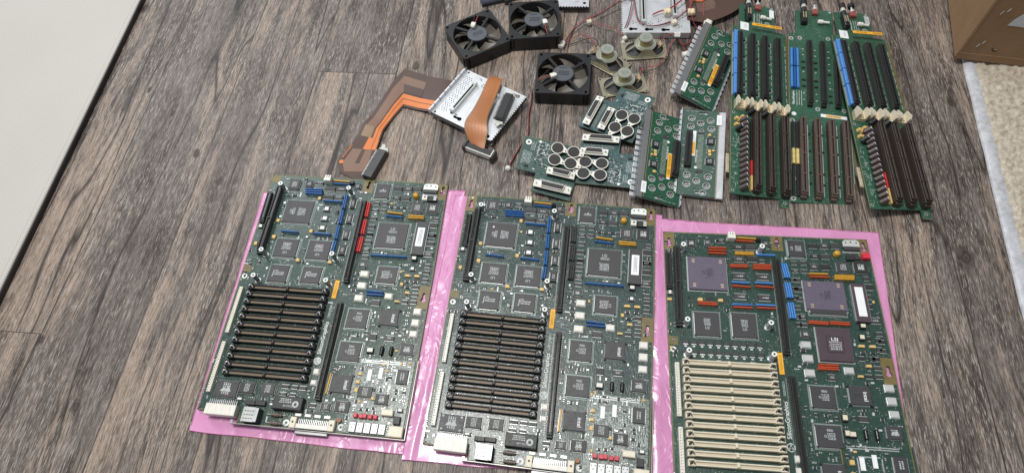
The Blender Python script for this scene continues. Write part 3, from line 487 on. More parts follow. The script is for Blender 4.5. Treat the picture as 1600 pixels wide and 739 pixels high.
def bar(t, k, x0, y0, x1, y1, cols):
    mb = MB(); old = mb.M; L = lane(mb, x0, y0, x1, y1); mb.box(0, L, -1.0, 1.0, .8, 5.2, cols[k], .5); mb.quad(.6, L-.6, -1.9, 1.9, .1, leads)
    for s_ in (1, -1): mb.add([(.6, s_*1.04, .1), (L-.6, s_*1.04, .1), (L-.6, s_*1.04, 1.2), (.6, s_*1.04, 1.2)], [(0, 1, 2, 3)], leads)
    mb.M = old; mb.build('resistor_network', t)
def motherboard(v, lab):
    px_, py_, pa = BP[int(v)-1]; t = thing('circuit_board', lab, 'circuit board', (px_, py_, 0), (0, 0, pa), 'large circuit boards on the floor')
    mask = {'1': pcbA, '2': pcbB, '3': pcbC}[v]; rnd = random.Random(int(v)*11); occ = []
    # the board itself
    out = [(0, 0), (260, 0), (262, -150), (262, -262), (263, -356), (57, -356), (57, -343.6), (3, -343.6), (1, -150)]
    holes = [keyhole(7, -18.7), keyhole(146, -12.7), keyhole(254.2, -14.3), keyhole(254.4, -179.8), circ(7.2, -164.1, 1.7, 12), circ(252.5, -265.5, 1.8, 12), circ(6, -341, 1.2)]
    if v == '1': holes = holes[1:]
    occ += [(130, 142, -282, -198)]
    mb = MB(); mb.plate(out, holes, BT-1.6, BT, mask)
    o = []
    for a in range(len(out)):
        p, q = out[a], out[(a+1) % len(out)]; L = math.hypot(q[0]-p[0], q[1]-p[1]); mm = mb.M; mb.M = Matrix.Identity(4); lane(mb, p[0], p[1], q[0], q[1]); mb.box(.2, L-.2, 0, .12, BT-1.5, BT-.1, edgeg); mb.box(0, L, -1.6, 0, BT+.01, BT+.04, edgeg); mb.M = Matrix.Identity(4)
    z = BT
    def patch(x0, x1, y0, y1, kx=None, ky=None, r=3.6):
        mb.plate([(x0, y0), (x1, y0), (x1, y1), (x0, y1)], ([keyhole(kx, ky)] if kx else []), z+.02, z+.07, tan)
    if v != '1': patch(1, 14, -27, -1, 7, -18.7)
    else: patch(1, 13, -13, -1)
    patch(138, 153, -22, -1.5, 146, -12.7); patch(245.5, 259, -27, -1, 254.2, -14.3); patch(247, 261.5, -192, -160, 254.4, -179.8); patch(1.5, 13, -158, -147)
    mb.ring(7.2, -164.1, z, z+.5, 1.7, 3.7, white); mb.ring(117.5, -349.6, z, z+.5, 1.6, 4, white); mb.ring(184.7, -348.9, z, z+.5, 1.6, 4, white); mb.ring(252.5, -265.5, z, z+.3, 1.8, 2.6, gold)
    tx_ = 135.8 if v != "3" else 132.6
    mb.text("SiliconGraphics", tx_, -241, z+.05, 7.2, PI/2, white, .98 if v != '3' else .96)
    mb.dashes(tx_, -205, z+.05, 20, 3, 2, ink, rnd, PI/2)
    # the emblem: a cube drawn in lines, inside a pale disc on the first two boards
    if v != '3': mb.cyl(tx_+.2, -271.5, z, z+.03, 4.6, ink, n=20)
    for k in range(6):
        mb.M = Matrix.Translation((tx_+.2, -271.5, 0)) @ Matrix.Rotation(k*PI/3+PI/6, 4, 'Z'); lane(mb, 4.8, 0, 2.4, 4.157); mb.box(0, 4.8, -.35, .35, z+.03, z+.07, white)
        if k % 2: mb.M = Matrix.Translation((tx_+.2, -271.5, 0)) @ Matrix.Rotation(k*PI/3+PI/6, 4, 'Z'); mb.box(.8, 4.4, .35, .8, z+.03, z+.07, white); mb.box(.8, 4.4, -.8, -.35, z+.03, z+.07, white)
    mb.M = Matrix.Identity(4)
    for x, y in ((8, -30), (134, -20), (158, -150), (150, -180), (255, -240), (100, -175), (60, -175)): mb.dashes(x, y, z+.05, 6, 2, 1, ink, rnd)
    mb.build('board', t)
    T = Matrix.Translation((0, 0, BT))
    # chips, oscillators, capacitors
    i = 0; small = MB(); small.M = T.copy()
    for kd, vv, x, y, w, h, zt in PARTS:
        i += 1
        if v not in vv: continue
        if kd == 'w' and v == '3' and x < 200: x -= 6.5
        dz = 1.8 if (x > 190 and y < -263) else 0
        occ.append((x-w/2-1.5, x+w/2+1.5, y-h/2-1.5, y+h/2+1.5))
        if kd == 'r':
            small.M = Matrix.Translation((x, y, BT+dz)); small.box(-w*.36, w*.36, -h*.42, h*.42, .1, zt, darkc if i % 3 else darkg, .3); (small.box(-w/2, w/2, -h*.3, h*.3, .05, .6, silver) if w > h else small.box(-w*.3, w*.3, -h/2, h/2, .05, .6, silver)); continue
        r = chip_part(kd, x, y, w, h, zt, i, v)
        if r: nm, cb = r; cb.build(nm, t, (x, y, BT+dz))
    if v == '3':   # bottom items it shares with the others
        r = chip_part('K', 174.6, -298.3, 24.2, 21.7, 4, 7, v); r[1].build('chip', t, (174.6, -298.3, BT)); occ.append((160, 190, -312, -285))
        r = chip_part('V', 247.4, -283.6, 13.9, 17.8, 3, 8, v); r[1].build('chip', t, (246, -283.6, BT+1.8)); occ.append((236, 257, -296, -272))
        for x, y in ((194.8, -284), (194.3, -297)): r = chip_part('y', x, y, 6, 6, 3, 9, v); r[1].build('capacitor', t, (x, y, BT+1.8)); occ.append((x-4, x+4, y-4, y+4))
        for x, y in ((138.9, -284), (138.9, -297)): r = chip_part('w', x, y, 8, 8, 3, 9, '1'); r[1].build('oscillator', t, (x, y, BT)); occ.append((x-5, x+5, y-5, y+5))
        small.M = T.copy()
        for k in range(10):
            for yy, hh in ((-154.5, 4), (-167, 3.6)):
                x = 22+k*9.75; small.box(x-3.4, x+3.4, yy-hh/2+1, yy+hh/2+1.5, .2, 2, darkg, .3); small.box(x-3, x+3, yy-hh/2-.9, yy-hh/2+.8, .1, .9, silver)
                small.box(x-1.4, x+1.4, yy-hh/2-3.6, yy-hh/2-1.6, .1, .8, can)
        occ.append((15, 125, -175, -150))
    cols = {'B': blue, 'R': red if v == '1' else black, 'Y': yellow} if v != '3' else {'B': blue2, 'R': orangered, 'Y': yellow}
    tt = Matrix.Translation((0, 0, BT))
    def up(mb): mb.M = T.copy(); return mb
    for k, vv, x0, y0, x1, y1 in BARS:
        if v not in vv: continue
        offs = (0,)
        if abs(y1-y0) > abs(x1-x0): offs = (-1.3, 1.3) if k == 'B' and v != '3' else (-2.8, 0, 2.8)
        for of in offs:
            mb = MB(); mb.M = T.copy(); L = lane(mb, x0+of, y0, x1+of, y1)
            mb.box(0, L, -1.0, 1.0, .8, 5.2, cols[k], .5); mb.box(.6, L-.6, -1.25, 1.25, 0, .9, leads); mb.build('resistor_network', t)
        occ.append((min(x0, x1)-3, max(x0, x1)+3, min(y0, y1)-3, max(y0, y1)+3))
    # long connectors
    A = {'1': (19.7, -22.7, 19.7, -128), '2': (18.6, -24.8, 19.4, -131), '3': (15.7, -24.4, 15.0, -132)}[v]; B_ = {'1': (6.5, -33, 7.7, -80), '2': (7.9, -33.5, 8.8, -81.5), '3': (4.6, -33, 4.8, -82)}[v]
    mb = up(MB()); slot_bar(mb, *A, 8, 9.5, black, ticks, end=3.5); mb.box(A[0]-3.8, A[0]+3.8, -77.5, -75.5, 7.6, 9.3, black); mb.build('edge_connector', t); occ.append((12, 26, -136, -20))
    mb = up(MB()); slot_bar(mb, *B_, 7, 6.5, black, ticks, end=2.5); mb.build('edge_connector', t); occ.append((2, 13, -86, -30))
    if v == '1': A = (147.6, -39.4, 149, -162); Bq = (149, -194, 150.3, -318)
    elif v == '2': A = (143.3, -40.9, 143.9, -162.5); Bq = (146.5, -193, 147.5, -318)
    else: A = (140.8, -37.7, 139.7, -161.5); Bq = (141.5, -191, 143, -318)
    for q in (A, Bq):
        mb = up(MB()); slot_bar(mb, *q, 6.5, 9, black, ticks, end=3); mb.quad(q[0]-6.2, q[0]-5, q[3], q[1], .12, padm); mb.quad(q[0]+4.4, q[0]+5.4, q[3], q[1], .12, padm); mb.build('long_connector', t); occ.append((q[0]-7, q[0]+7, q[3]-4, q[1]+3))
    if v != '3': mb = up(MB()); lane(mb, 158, -286, 157.4, -312); mb.box(0, 26, -1, 1, .5, 3, yellow, .4); mb.box(0, 26, -1.8, 1.8, 0, .6, leads); mb.build('resistor_network', t); occ.append((154, 162, -315, -284))
    for y0, y1 in ((-181.7, -245.7), (-257.8, -322.3)):
        mb = up(MB()); lane(mb, 10.2 if y0 > -200 else 11.2, y0, 10.6 if y0 > -200 else 11.6, y1); L = y0-y1; mb.box(0, L, -2.5, 2.5, 0, 5.2, ivory, .4)
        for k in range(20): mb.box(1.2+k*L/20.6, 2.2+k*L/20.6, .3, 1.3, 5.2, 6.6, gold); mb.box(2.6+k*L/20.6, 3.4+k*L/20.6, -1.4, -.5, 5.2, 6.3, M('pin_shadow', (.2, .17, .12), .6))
        mb.build('pin_strip', t); occ.append((5, 16, y1-1, y0+1))
    # memory sockets with latches
    key = 'c' if v == '3' else 'b'
    if key not in sockets:
        a, l = socket_proto(cream if v == '3' else black, contactsc if v == '3' else contacts, M('latch_dark', (.10, .085, .07), .4) if v == '3' else silver); s0 = a.build('memory_socket'); l0 = l.build('latch'); sockets[key] = (s0.data, l0.data)
        bpy.data.objects.remove(s0); bpy.data.objects.remove(l0)
    sm, lm = sockets[key]; cx0 = (74.8, 74.8, 70.6)[int(v)-1]
    for k in range(12):
        s_ = link('memory_socket', sm, t, (cx0+.2*k*(1 if v == '1' else .5), -181.3-k*10.5, BT))
        a = link('latch', lm, s_, (50.0, 0, 0)); b_ = link('latch', lm, s_, (-50.0, 0, 0)); b_.scale.x = -1
    occ.append((15, 130, -302, -174))
    # standoffs
    so = {'1': [(24.4, -25.2), (124.4, -26.1), (27.4, -131), (125.5, -130.4), (27.9, -169.3), (126.5, -169.2)], '2': [(24.4, -25.2), (124.4, -26.1), (27.4, -131), (125.5, -130.4), (27.9, -169.3), (126.5, -169.2)], '3': [(22.5, -27.3), (121.2, -25.5), (22.9, -130.8), (121.4, -129.8), (22.9, -170.1), (120.8, -169.3)]}[v]
    stm = steel if v == '3' else M('standoff_grey', (.30, .31, .32), .4, .6, .15)
    for x, y in so:
        mb = up(MB()); mb.cyl(x, y, 0, 1, 4, silver); mb.cyl(x, y, 1, 17, 2.9, stm, n=14); mb.ring(x, y, 17, 17.6, 1.3, 3.2, white); mb.cyl(x, y, 17, 17.2, 1.3, blackg, n=10); mb.build('standoff', t); occ.append((x-4, x+4, y-4, y+4))
    # bits along the top edge
    mb = up(MB()); mb.box(81.5, 91.5, -11.5, -6.5, 0, 10.5, ivory, .5)
    for k in range(3): mb.box(82.2+k*3.2, 84.6+k*3.2, -7.5, -1.5, 3, 10, ivory, .4)
    mb.build('small_header', t); occ.append((80, 93, -13, 0))
    mb = up(MB()); mb.box(119.5, 124.5, -11, -6.5, 0, 5, blackg, .6); mb.build('jumper', t); occ.append((118, 126, -12, -5))
    mb = up(MB()); tabm = [(227, -14), (227, -6.5), (230, -4.2), (244, -3.6), (247.5, -6), (247.5, -14)]
    mb.plate(tabm, [circ(231, -8, 1.1), circ(237, -7.2, 1.2), circ(244, -8, 1.1)], 3.0, 4.4, white if v != '3' else can); mb.box(228, 247, -19, -13.2, .3, 4.6, darkg, .5); mb.box(226.5, 247.5, -21.5, -19, .1, .8, leads); mb.build('heat_tab', t); occ.append((225, 249, -23, -2))
    mb = up(MB()); mb.cyl(218, -24.4, 1.5, 6.5, 4.4, yellow, 3.4, 14); mb.cyl(218, -24.4, 6.5, 7.4, 3.4, yellow, 1.6, 14); mb.build('capacitor', t); occ.append((213, 223, -30, -20))
    mb = up(MB())
    if v != '3': mb.box(227.5, 235, -31, -23.5, 0, 5, ivory, .6); mb.cyl(231.5, -26.5, 5, 5.1, 1.4, blackg, n=10); mb.box(236, 248, -32, -24, 0, 4.5, darkc, .5); mb.box(244, 248.2, -27, -25, 4.5, 4.9, white); mb.box(244, 248.2, -30.5, -28.5, 4.5, 4.9, white)
    else: mb.box(229, 239, -33, -26, 0, 4.5, darkc, .5); mb.box(240, 247, -31, -26, 0, 3, darkg, .5); mb.build('regulator', t); mb = up(MB()); mb.box(248.5, 257, -31, -23, 0, 7.5, M('bright_red_plastic', (.65, .03, .06), .4), .6); mb.box(249, 256.5, -22.9, -20.5, 0, 2.6, silver)
    mb.build('jumper_block', t); occ.append((226, 258, -34, -22))
    # orange lot sticker
    mb = up(MB()); x = {'1': 136.2, '2': 136.2, '3': 132.4}[v]; mb.box(x-3, x+3, -187 if v != '3' else -188, -161, .2, 1.0, orange, .3); rr = random.Random(3); mb.dashes(x, -174, 1.05, 20, 3, 2, M('sticker_print', (.35, .20, .02), .6), rr, PI/2); mb.build('sticker', t); occ.append((x-5, x+5, -190, -160))
    # daughter card in the corner
    dm = MB(); dm.M = T.copy(); dcol = {'1': pcbS2, '2': pcbS2, '3': pcbC}[v]
    dm.box(187 if v != '3' else 184.5, 259.5, -355, -263, .3, 1.8, dcol, .2)
    for k in range(2): dm.quad(192, 248, -266.4-k*2.4, -265.2-k*2.4, 1.85, leads)
    if v == '3': dm.quad(184.6, 186, -355, -263, 1.84, tan); dm.ring(214, -288, 1.85, 2.0, 0.1, .5, gold); dm.prism([(203, -276), (226, -276), (226, -277.4), (203, -277.4)], 1.83, 1.95, leads); dm.prism([(201, -278), (202.4, -278), (202.4, -300), (201, -300)], 1.83, 1.95, leads); dm.prism([(227, -278), (228.4, -278), (228.4, -300), (227, -300)], 1.83, 1.95, leads)
    if v != '3': dm.ring(200, -348, 1.8, 2.1, 1.6, 2.8, gold); 
    dm.build('daughter_card', t)
    # bottom edge: power header, jack, connector block, rear plate
    mb = up(MB()); mb.box(18, 56, -350, -337, .3, 11, ivory, .6)
    for k in range(15): mb.box(19.5+k*2.4, 20.5+k*2.4, -337, -331, 6.5, 7.4, silver); mb.box(19.5+k*2.4, 20.5+k*2.4, -331.6, -330.6, 0, 7.4, silver)
    for k in range(4): mb.box(22+k*9, 22.7+k*9, -349, -338, 11, 11.15, cream)
    mb.build('power_header', t); occ.append((16, 60, -356, -328))
    mb = up(MB()); mb.box(67, 86, -355, -338, .3, 13, darkg, .4, cand)
    mb.box(66.9, 82, -355.2, -337.9, 12.6, 13.2, cand, .2)
    for a in range(3):
        for b_ in range(4): mb.box(69+b_*3.2, 71.2+b_*3.2, -343-a*4.4, -342.2-a*4.4, 13.2, 13.5, darkg)
    mb.build('jack', t); occ.append((64, 90, -356, -335))
    mb = up(MB()); mb.box(52, 132, -357.6, -357, -3, 7, plm); mb.box(62, 88, -357.7, -357.5, -1, 4, darkg); mb.box(132, 264, -357.6, -357, -3, 4, plm); mb.box(52, 55, -357, -353, 6.4, 7, plm); mb.box(263.3, 264.0, -357, -262, -1, 4, plm)
    mb.build('rear_plate', t)
    mb = up(MB()); mb.box(124, 131.5, -356, -343, .2, 7, cream, .6); mb.box(171, 178.5, -356, -343, .2, 7, cream, .6); mb.box(131.5, 171, -355.5, -350, .2, 5.5, ivory, .5)
    for k in range(17): mb.box(133+k*2.2, 133.9+k*2.2, -350, -344, 2, 2.8, silver)
    for x in (127.7, 174.8): mb.cyl(x, -349, 7, 7.3, 1.3, darkg, n=8)
    mb.box(131, 171, -361.5, -357.8, -2, 2.5, plm, .6); mb.box(133, 169, -361.7, -361.4, -1, 1.8, darkc); mb.build('serial_port', t); occ.append((122, 180, -357, -342))
    if v != '3':
        for k, (x, y) in enumerate(((200.5, -334.6), (207.4, -334.9), (211.9, -334.5), (218.7, -334.9), (224.9, -334.6))):
            mb = up(MB()); mb.box(x-2.3, x+2.3, y-2.4, y+2.4, 1.8, 7.2, M('crimson_block', (.55, .05, .07), .45), .5); mb.build('relay', t); occ.append((x-3, x+3, y-3.5, y+3.5))
        for k in range(5):
            mb = up(MB()); x = 199.5+k*8.9; mb.box(x-4, x+4, -354, -342, 1.8, 5.5, cand, .5)
            for a in range(3): mb.cyl(x-2+a*2, -345-(a % 2)*4, 5.5, 5.6, .7, darkg, n=8)
            mb.build('audio_jack', t)
        occ.append((194, 243, -356, -341))
        mb = up(MB()); mb.box(244, 261, -356, -343.5, 1.8, 9, cream, .8); mb.box(246, 259, -356.2, -355.9, 2.5, 7.5, tant); mb.build('modular_jack', t); occ.append((243, 262, -357, -342))
    mb = up(MB()); mb.cyl(181.4, -341.7, .5, 3.5, 2.6, M('rust_disc', (.30, .10, .04), .5), n=12); mb.build('capacitor', t); occ.append((178, 185, -345, -338))
    for x, y in ((215.1, -252.6), (227, -252.3)):
        mb = MB(); mb.M = Matrix.Translation((x, y, BT+2.6)) @ Matrix.Rotation(PI/2, 4, 'X'); g = blackg
        mb.cyl(0, 0, -4.5, 4.5, 2.4, g, n=12); mb.cyl(0, 0, 4.5, 6.5, 2.4, g, .6, 12); mb.cyl(0, 0, -6.5, -4.5, .6, g, 2.4, 12); mb.cyl(0, 0, -8, 8, .4, silver, n=6); mb.build('inductor', t); occ.append((x-3.5, x+3.5, y-8, y+8))
    for x, y in ((104.2, -342.1), (105.9, -352.0)):
        mb = MB(); mb.M = Matrix.Translation((x, y, BT+2.6)) @ Matrix.Rotation(PI/2, 4, 'Y'); g = M('brown_tube', (.12, .095, .075), .4)
        mb.cyl(0, 0, -7, 7, 2.0, g, n=12); mb.cyl(0, 0, -3, 3, 2.6, g, n=12); mb.cyl(0, 0, -12, 12, .4, silver, n=6); mb.build('fuse', t); occ.append((x-12, x+12, y-4, y+4))
    for k in range(4): x = 130+k*12; small.M = T.copy(); small.box(x-4, x+4, -341, -337.5, .1, 1.6, ivory, .3); small.box(x-3, x+3, -340.4, -338.2, 1.6, 1.9, can)
    occ.append((124, 175, -343, -336))
    # a mass of tiny surface parts
    def free(x, y, g=1.6):
        for a, b_, c, d in occ:
            if a-g < x < b_+g and c-g < y < d+g: return False
        return True
    y = -6
    while y > -352:
        x = 4 if y > -335 else 60
        while x < 258:
            xx = x+rnd.uniform(-1.6, 1.6); yy = y+rnd.uniform(-1.5, 1.5)
            dens = .62 if xx > 187 and yy < -263 else (.30 if xx > 150 else .22)
            if yy < -302 and xx < 190: dens = .5
            if 15 < xx < 125 and -175 < yy < -95 and v == '3': dens = .1
            if rnd.random() < dens and free(xx, yy):
                dz = 1.8 if (xx > 188 and yy < -264) else 0
                small.M = Matrix.Translation((xx, yy, BT+dz)) @ Matrix.Rotation(PI/2*rnd.randint(0, 1), 4, 'Z'); q = rnd.random()
                if q < .45: small.box(-1.5, 1.5, -.8, .8, .05, .8, silver); small.box(-.8, .8, -.82, .82, .05, .9, M('resistor_body', (.20, .18, .15), .5) if q < .25 else darkg)
                elif q < .6: small.box(-1.8, 1.8, -1.2, 1.2, .05, 1.4, tant if q < .49 else can, .3)
                elif q < .8: small.box(-2, 2, -1.4, 1.4, .1, 1.5, darkc, .3); small.box(-1.6, 1.6, -2.3, 2.3, .05, .5, leads)
                else:
                    for k in range(rnd.randint(2, 5)): small.quad(-2+k*1.3, -1.3+k*1.3, -.9, .9, .06, silver)
            x += 5.2
        y -= 5.2
    sp = small.build('surface_components', t); sp['kind'] = 'stuff'
    return t
motherboard('1', 'leftmost large circuit board, with black memory sockets and red resistor strips')
motherboard('2', 'middle large circuit board with black memory sockets, between two strips of pink bag')
motherboard('3', 'large circuit board with cream memory sockets and two purple ceramic chips, at the lower right')
# ------------------------------------------------------------ riser cards
pcbR = pcb('riser_mask', (.032, .098, .062), (.07, .19, .12), .5, .36, .8, .3)
RD = math.radians
cardedge = M('card_edge_laminate', (.22, .19, .09), .5)
def skew(x, y): return y-0.5+x*.055   # rows climb slightly to the right as on the cards
def riser(kind, lab, loc, rot):
    t = thing('riser_card', lab, 'circuit board', loc, [RD(a) for a in rot], 'riser cards with long slots at the upper right')
    rnd = random.Random(len(lab)); r2 = kind == 2
    out = [(0, 0), (12, 1), (12, 51), (40, 55), (70, 58), (69.5, 5), (87.5, 5.5), (88, -304), (85, -304.5), (85, -318), (71.5, -319), (71.5, -305.5), (0, -314)]
    hs = [circ(4.6, -173.2, 1.4, 10), circ(4.3, -307.5, 1.4, 10), circ(78, -311, 1.6, 10)]
    if r2: hs += [circ(4.8, -11, 1.4, 10), circ(18, -8.5, 1.4, 10), circ(61, -4, 1.4, 10), circ(41, -147, 1.6, 10), circ(79, -144, 1.6, 10)]
    mb = MB(); mb.plate(out, hs, -1.6, 0, pcbR)
    for h in hs:
        cx = sum(p[0] for p in h)/len(h); cy = sum(p[1] for p in h)/len(h); mb.ring(cx, cy, 0, .15, 1.5, 3.6 if r2 else 2.4, M('ring_tin', (.5, .53, .52), .4, .4))
    mb.box(87.6, 91.5 if r2 else 91, -302, -4, -1.5, -.3, tan if not r2 else cardedge)
    mb.box(.05, 1.0, -313, -2, .01, .06, cardedge); mb.box(72, 84.5, -318.6, -317.8, .01, .06, cardedge)
    tx = (6.7, -130, 34) if r2 else (36.5, 26, 26)
    mb.text("SiliconGraphics", tx[0], tx[1], .05, tx[2]/7.4, PI/2, white, .9)
    for k in range(3): mb.dashes(tx[0]+5+k*3.4, tx[1], .05, tx[2]*.9, 2, 1, ink, rnd, PI/2)
    if r2: mb.cyl(7, -160.5, .01, .06, 3.4, white, n=16)
    else: mb.ring(58, 19, .01, .06, 1.5, 2.2, ink); mb.ring(58, 19, .01, .06, 3.2, 4.2, ink)
    for x in (15, 35, 55, 78):
        for yy in range(-130, -25, 13):
            if not r2: mb.dashes(x+8, yy, .05, 10, 2.2, 1, ink, rnd, PI/2)
    for xx, y0, y1 in ((25, -300, -178), (45, -298, -176), (66, -296, -174), (86, -294, -172)): mb.quad(xx, xx+.9, y0, y1, .05, ink)
    for k in range(26): mb.dashes(rnd.uniform(4, 12), rnd.uniform(-300, -210), .05, 5, 1.4, 1, ink, rnd, PI/2 if k % 2 else 0)
    mb.build('board', t)
    # black card slots
    xs = [30.2, 49.8, 70] if r2 else [10, 30.2, 50, 70.5]
    for k, x in enumerate(xs):
        y1 = skew(x, -19.5) if not (r2 and k == 2) else -50
        mb = MB(); slot_bar(mb, x, y1, x-.8, skew(x, -143), 6.5 if r2 else 7, 9.5 if r2 else 12.5, black, ticks, end=3.5); mb.quad(x+4.5, x+5.2, -140, -24, .05, ink); mb.build('card_slot', t)
    # brown edge slots
    xb = [16, 35.8, 55.5, 75] if r2 else [36, 56, 76.5]
    for x in xb:
        y1, y0 = skew(x, -176), skew(x, -305); mb = MB(); hgt = 13 if r2 else 15; bm = brownp if r2 else dkbrown
        mb.box(x-4.2, x+4.2, y0, y1, 0, hgt-3, bm, .4); mb.box(x-3.8, x-1.1, y0+3, y1-1, hgt-3, hgt, bm, .4); mb.box(x+1.1, x+3.8, y0+3, y1-1, hgt-3, hgt, bm, .4)
        for yy in (y1-1, y0+3, (y0+y1)/2+2, y0+32, y1-32): mb.box(x-3.8, x+3.8, yy-.9, yy+.9, hgt-3, hgt+.1, bm)
        mb.box(x-3.6, x+3.6, y0-3.5, y0, 0, hgt-6, bm, .5)
        mb.add([(x-4.26, y0+1, 1), (x-4.26, y1-1, 1), (x-4.26, y1-1, hgt-3.5), (x-4.26, y0+1, hgt-3.5)], [(0, 1, 2, 3)], brownticks)
        mb.quad(x-1.05, x+1.05, y0+3, y1-1, hgt-2.95, blackg); mb.quad(x-2.9, x-2.0, y0+4, y1-2, hgt+.04, brownticks); mb.quad(x+2, x+2.9, y0+4, y1-2, hgt+.04, brownticks)
        mb.build('edge_slot', t)
    # strips
    if r2:
        for cx in (3.6, 8, 12.4):
            for y0, y1 in ((-72, -36), (-114 if cx < 9 else -114, -74)):
                mb = MB(); mb.box(cx-1.5, cx+1.5, y0, y1, .5, 6, blue2 if cx != 8 else blue, .5); mb.box(cx-.2, cx+.2, y0, y1, .1, 6.3, blue); mb.build('resistor_network', t)
        for cx in (4.3, 9.8):
            mb = MB(); mb.box(cx-1.8, cx+1.8, -304, -177, .1, 3, black, .3); mb.box(cx-1.9, cx+1.9, -252, -226, .2, 5, M('pale_gold_strip', (.62, .50, .20), .45), .4); mb.build('pin_strip', t)
        mb = MB(); mb.box(45, 82, -160.5, -155, .05, .5, label); mb.box(52, 74, -159.6, -156, .5, .7, orange); mb.dashes(63, -157.8, .75, 18, 2.4, 2, tan, rnd); mb.build('sticker', t)
        sm = MB()
        for x in (22, 40, 60):
            for yy in (-32, -44, -58, -70, -78, -94, -106, -120, -132): (sm.box(x-1.3, x+1.3, yy-.9, yy+.9, .1, .9, ink, .2) if (yy+x) % 3 else sm.box(x-2.6, x+2.6, yy-1.2, yy+1.2, .1, 2, darkc, .3))
            for yy in (-195, -225, -262, -280): sm.box(x+4, x+7, yy-1.2, yy+1.2, .1, 2.2, darkc, .3)
        o = sm.build('surface_components', t); o['kind'] = 'stuff'
    else:
        for y0, y1, dx in ((-43, -15, 0), (-74, -44, -.3), (-104, -75, 0), (-142, -105, .5)):
            mb = MB(); mb.box(2+dx, 7.6+dx, y0, y1, .5, 7, blue2, .7); mb.box(1.2, 2.2, y0+1, y1-1, .1, 1, leads); mb.build('resistor_network', t)
        mb = MB(); mb.M = Matrix.Translation((52, 1.5, 0)) @ Matrix.Rotation(.10, 4, 'Z'); mb.box(-24, 24, -2.8, 2.8, 11.0, 12, orange, .4); mb.dashes(-10, 0, 12.05, 18, 3, 1, tan, rnd); mb.dashes(14, 0, 12.05, 16, 3, 1, tan, rnd); mb.build('sticker', t)
        mb = MB(); mb.box(14, 27.5, -4.5, 12, .1, .5, label, .2); mb.dashes(22, 4, .55, 8, 4, 2, ink, rnd, PI/2); mb.build('label_sticker', t)
        mb = MB(); mb.box(62, 69.5, 35, 52, .1, .4, label if lab[0] == 'l' else ink, .2); mb.build('label_sticker', t)
        for k in range(4):
            x = 12+k*20.3; mb = MB(); y = skew(x, -160)
            pts = lambda xx: [(xx, -7.5, 0), (xx, 7, 0), (xx, 8.5, 11), (xx, -4.5, 19)]
            mb.M = Matrix.Translation((x, y, 0)); mb.box(-7, 7, -7.5, 7, .2, 6.5, beige, .6)
            for xx, th in ((-7, 2.2), (6.4, 2.4)):
                a = [(xx, -7.5, 0), (xx, 7.5, 0), (xx, 8.5, 13), (xx, -3, 18.5), (xx, -7.5, 15)]; b_ = [(p[0]+th, p[1], p[2]) for p in a]; n_ = 5
                mb.add(a+b_, [tuple(range(n_))[::-1], tuple(range(n_, 2*n_))]+[(i, (i+1) % n_, n_+(i+1) % n_, n_+i) for i in range(n_)], cream)
            for a in range(2):
                for b_ in range(4): mb.box(-3.4+a*4, -1+a*4, -6+b_*3.4, -4+b_*3.4, 6.5, 9.5, beige, .4); mb.cyl(8.85, -4+b_*3, 4+b_*2, 4.2+b_*2, .4, tan, n=6)
            for b_ in range(3): mb.box(8.7, 9.0, -5+b_*4, -3+b_*4, 4, 7, beige); mb.box(8.7, 9.0, -3+b_*3, -1+b_*3, 10, 12.5, beige)
            mb.build('power_socket', t)
        for k in range(14):
            yy = -189-k*8.9; mb = MB(); mb.M = Matrix.Translation((20, yy+3, 3.9)) @ Matrix.Rotation(RD(62), 4, 'Z') @ Matrix.Rotation(RD(80), 4, 'X')
            g = M('capacitor_sleeve', (.055, .035, .035), .35)
            mb.M = Matrix.Translation((14.5, yy, 4.2)) @ Matrix.Rotation(RD(22), 4, 'Z') @ Matrix.Rotation(RD(48), 4, 'Y')
            mb.cyl(0, 0, -1, 9.5, 3.9, g, n=14, top=caps); mb.cyl(0, 0, 9.5, 9.9, 3.3, caps, n=14); mb.build('capacitor', t)
        for x, yy in ((28, -171), (48, -171), (9.5, -205)):
            mb = MB(); mb.M = Matrix.Translation((x-2, yy-1, 3.6)) @ Matrix.Rotation(RD(30), 4, 'Z') @ Matrix.Rotation(RD(45), 4, 'Y'); mb.cyl(0, 0, 0, 10, 4, blackg, n=14, top=caps); mb.cyl(0, 0, 10, 10.5, 3, caps, n=14); mb.build('capacitor', t)
        for x, yy in ((8, -185), (12.5, -186.5), (17, -180), (20, -181), (7.5, -196), (12, -196.5)):
            mb = MB(); mb.cyl(x, yy, .5, 4.5, 3.2, tant, 2.4, 10); mb.build('capacitor', t)
        mb = MB(); mb.box(28.4, 30.8, -279, -255, .1, 5, red, .4); mb.build('resistor_network', t); mb = MB(); mb.box(28.4, 30.8, -304, -280, .1, 5, tant, .4); mb.build('resistor_network', t)
        mb = MB(); mb.box(28.4, 30.8, -254, -182, .1, 4, black, .4); mb.build('resistor_network', t)
        sm = MB()
        for x in (22, 42, 62):
            for yy in (-28, -62, -88, -118, -132): sm.cyl(x-2, yy, .1, 1.6, 1.8, darkc, n=8); sm.box(x-3, x-1, yy-5, yy-3.5, .1, .8, ink)
        for x in (63, 83):
            for yy in (-190, -230, -262, -290): sm.box(x-1, x+1.4, yy-1.2, yy+1.2, .1, 2, darkc, .3)
        o = sm.build('surface_components', t); o['kind'] = 'stuff'
        mb = MB(); mb.box(-4.5, 0, -279, -247, -4, -1.7, M('side_clip_tan', (.42, .36, .25), .5), .6); mb.build('side_clip', t)
    # the front end: phone jack, push button, lamp
    jx, jy = (23.5, 28) if r2 else (25, 24)
    mb = MB(); mb.M = Matrix.Translation((jx, jy, 0)) @ Matrix.Rotation(RD(2), 4, 'Z'); mb.box(-4.2, 4.2, -9, 15, .3, 9, blackg, .8)
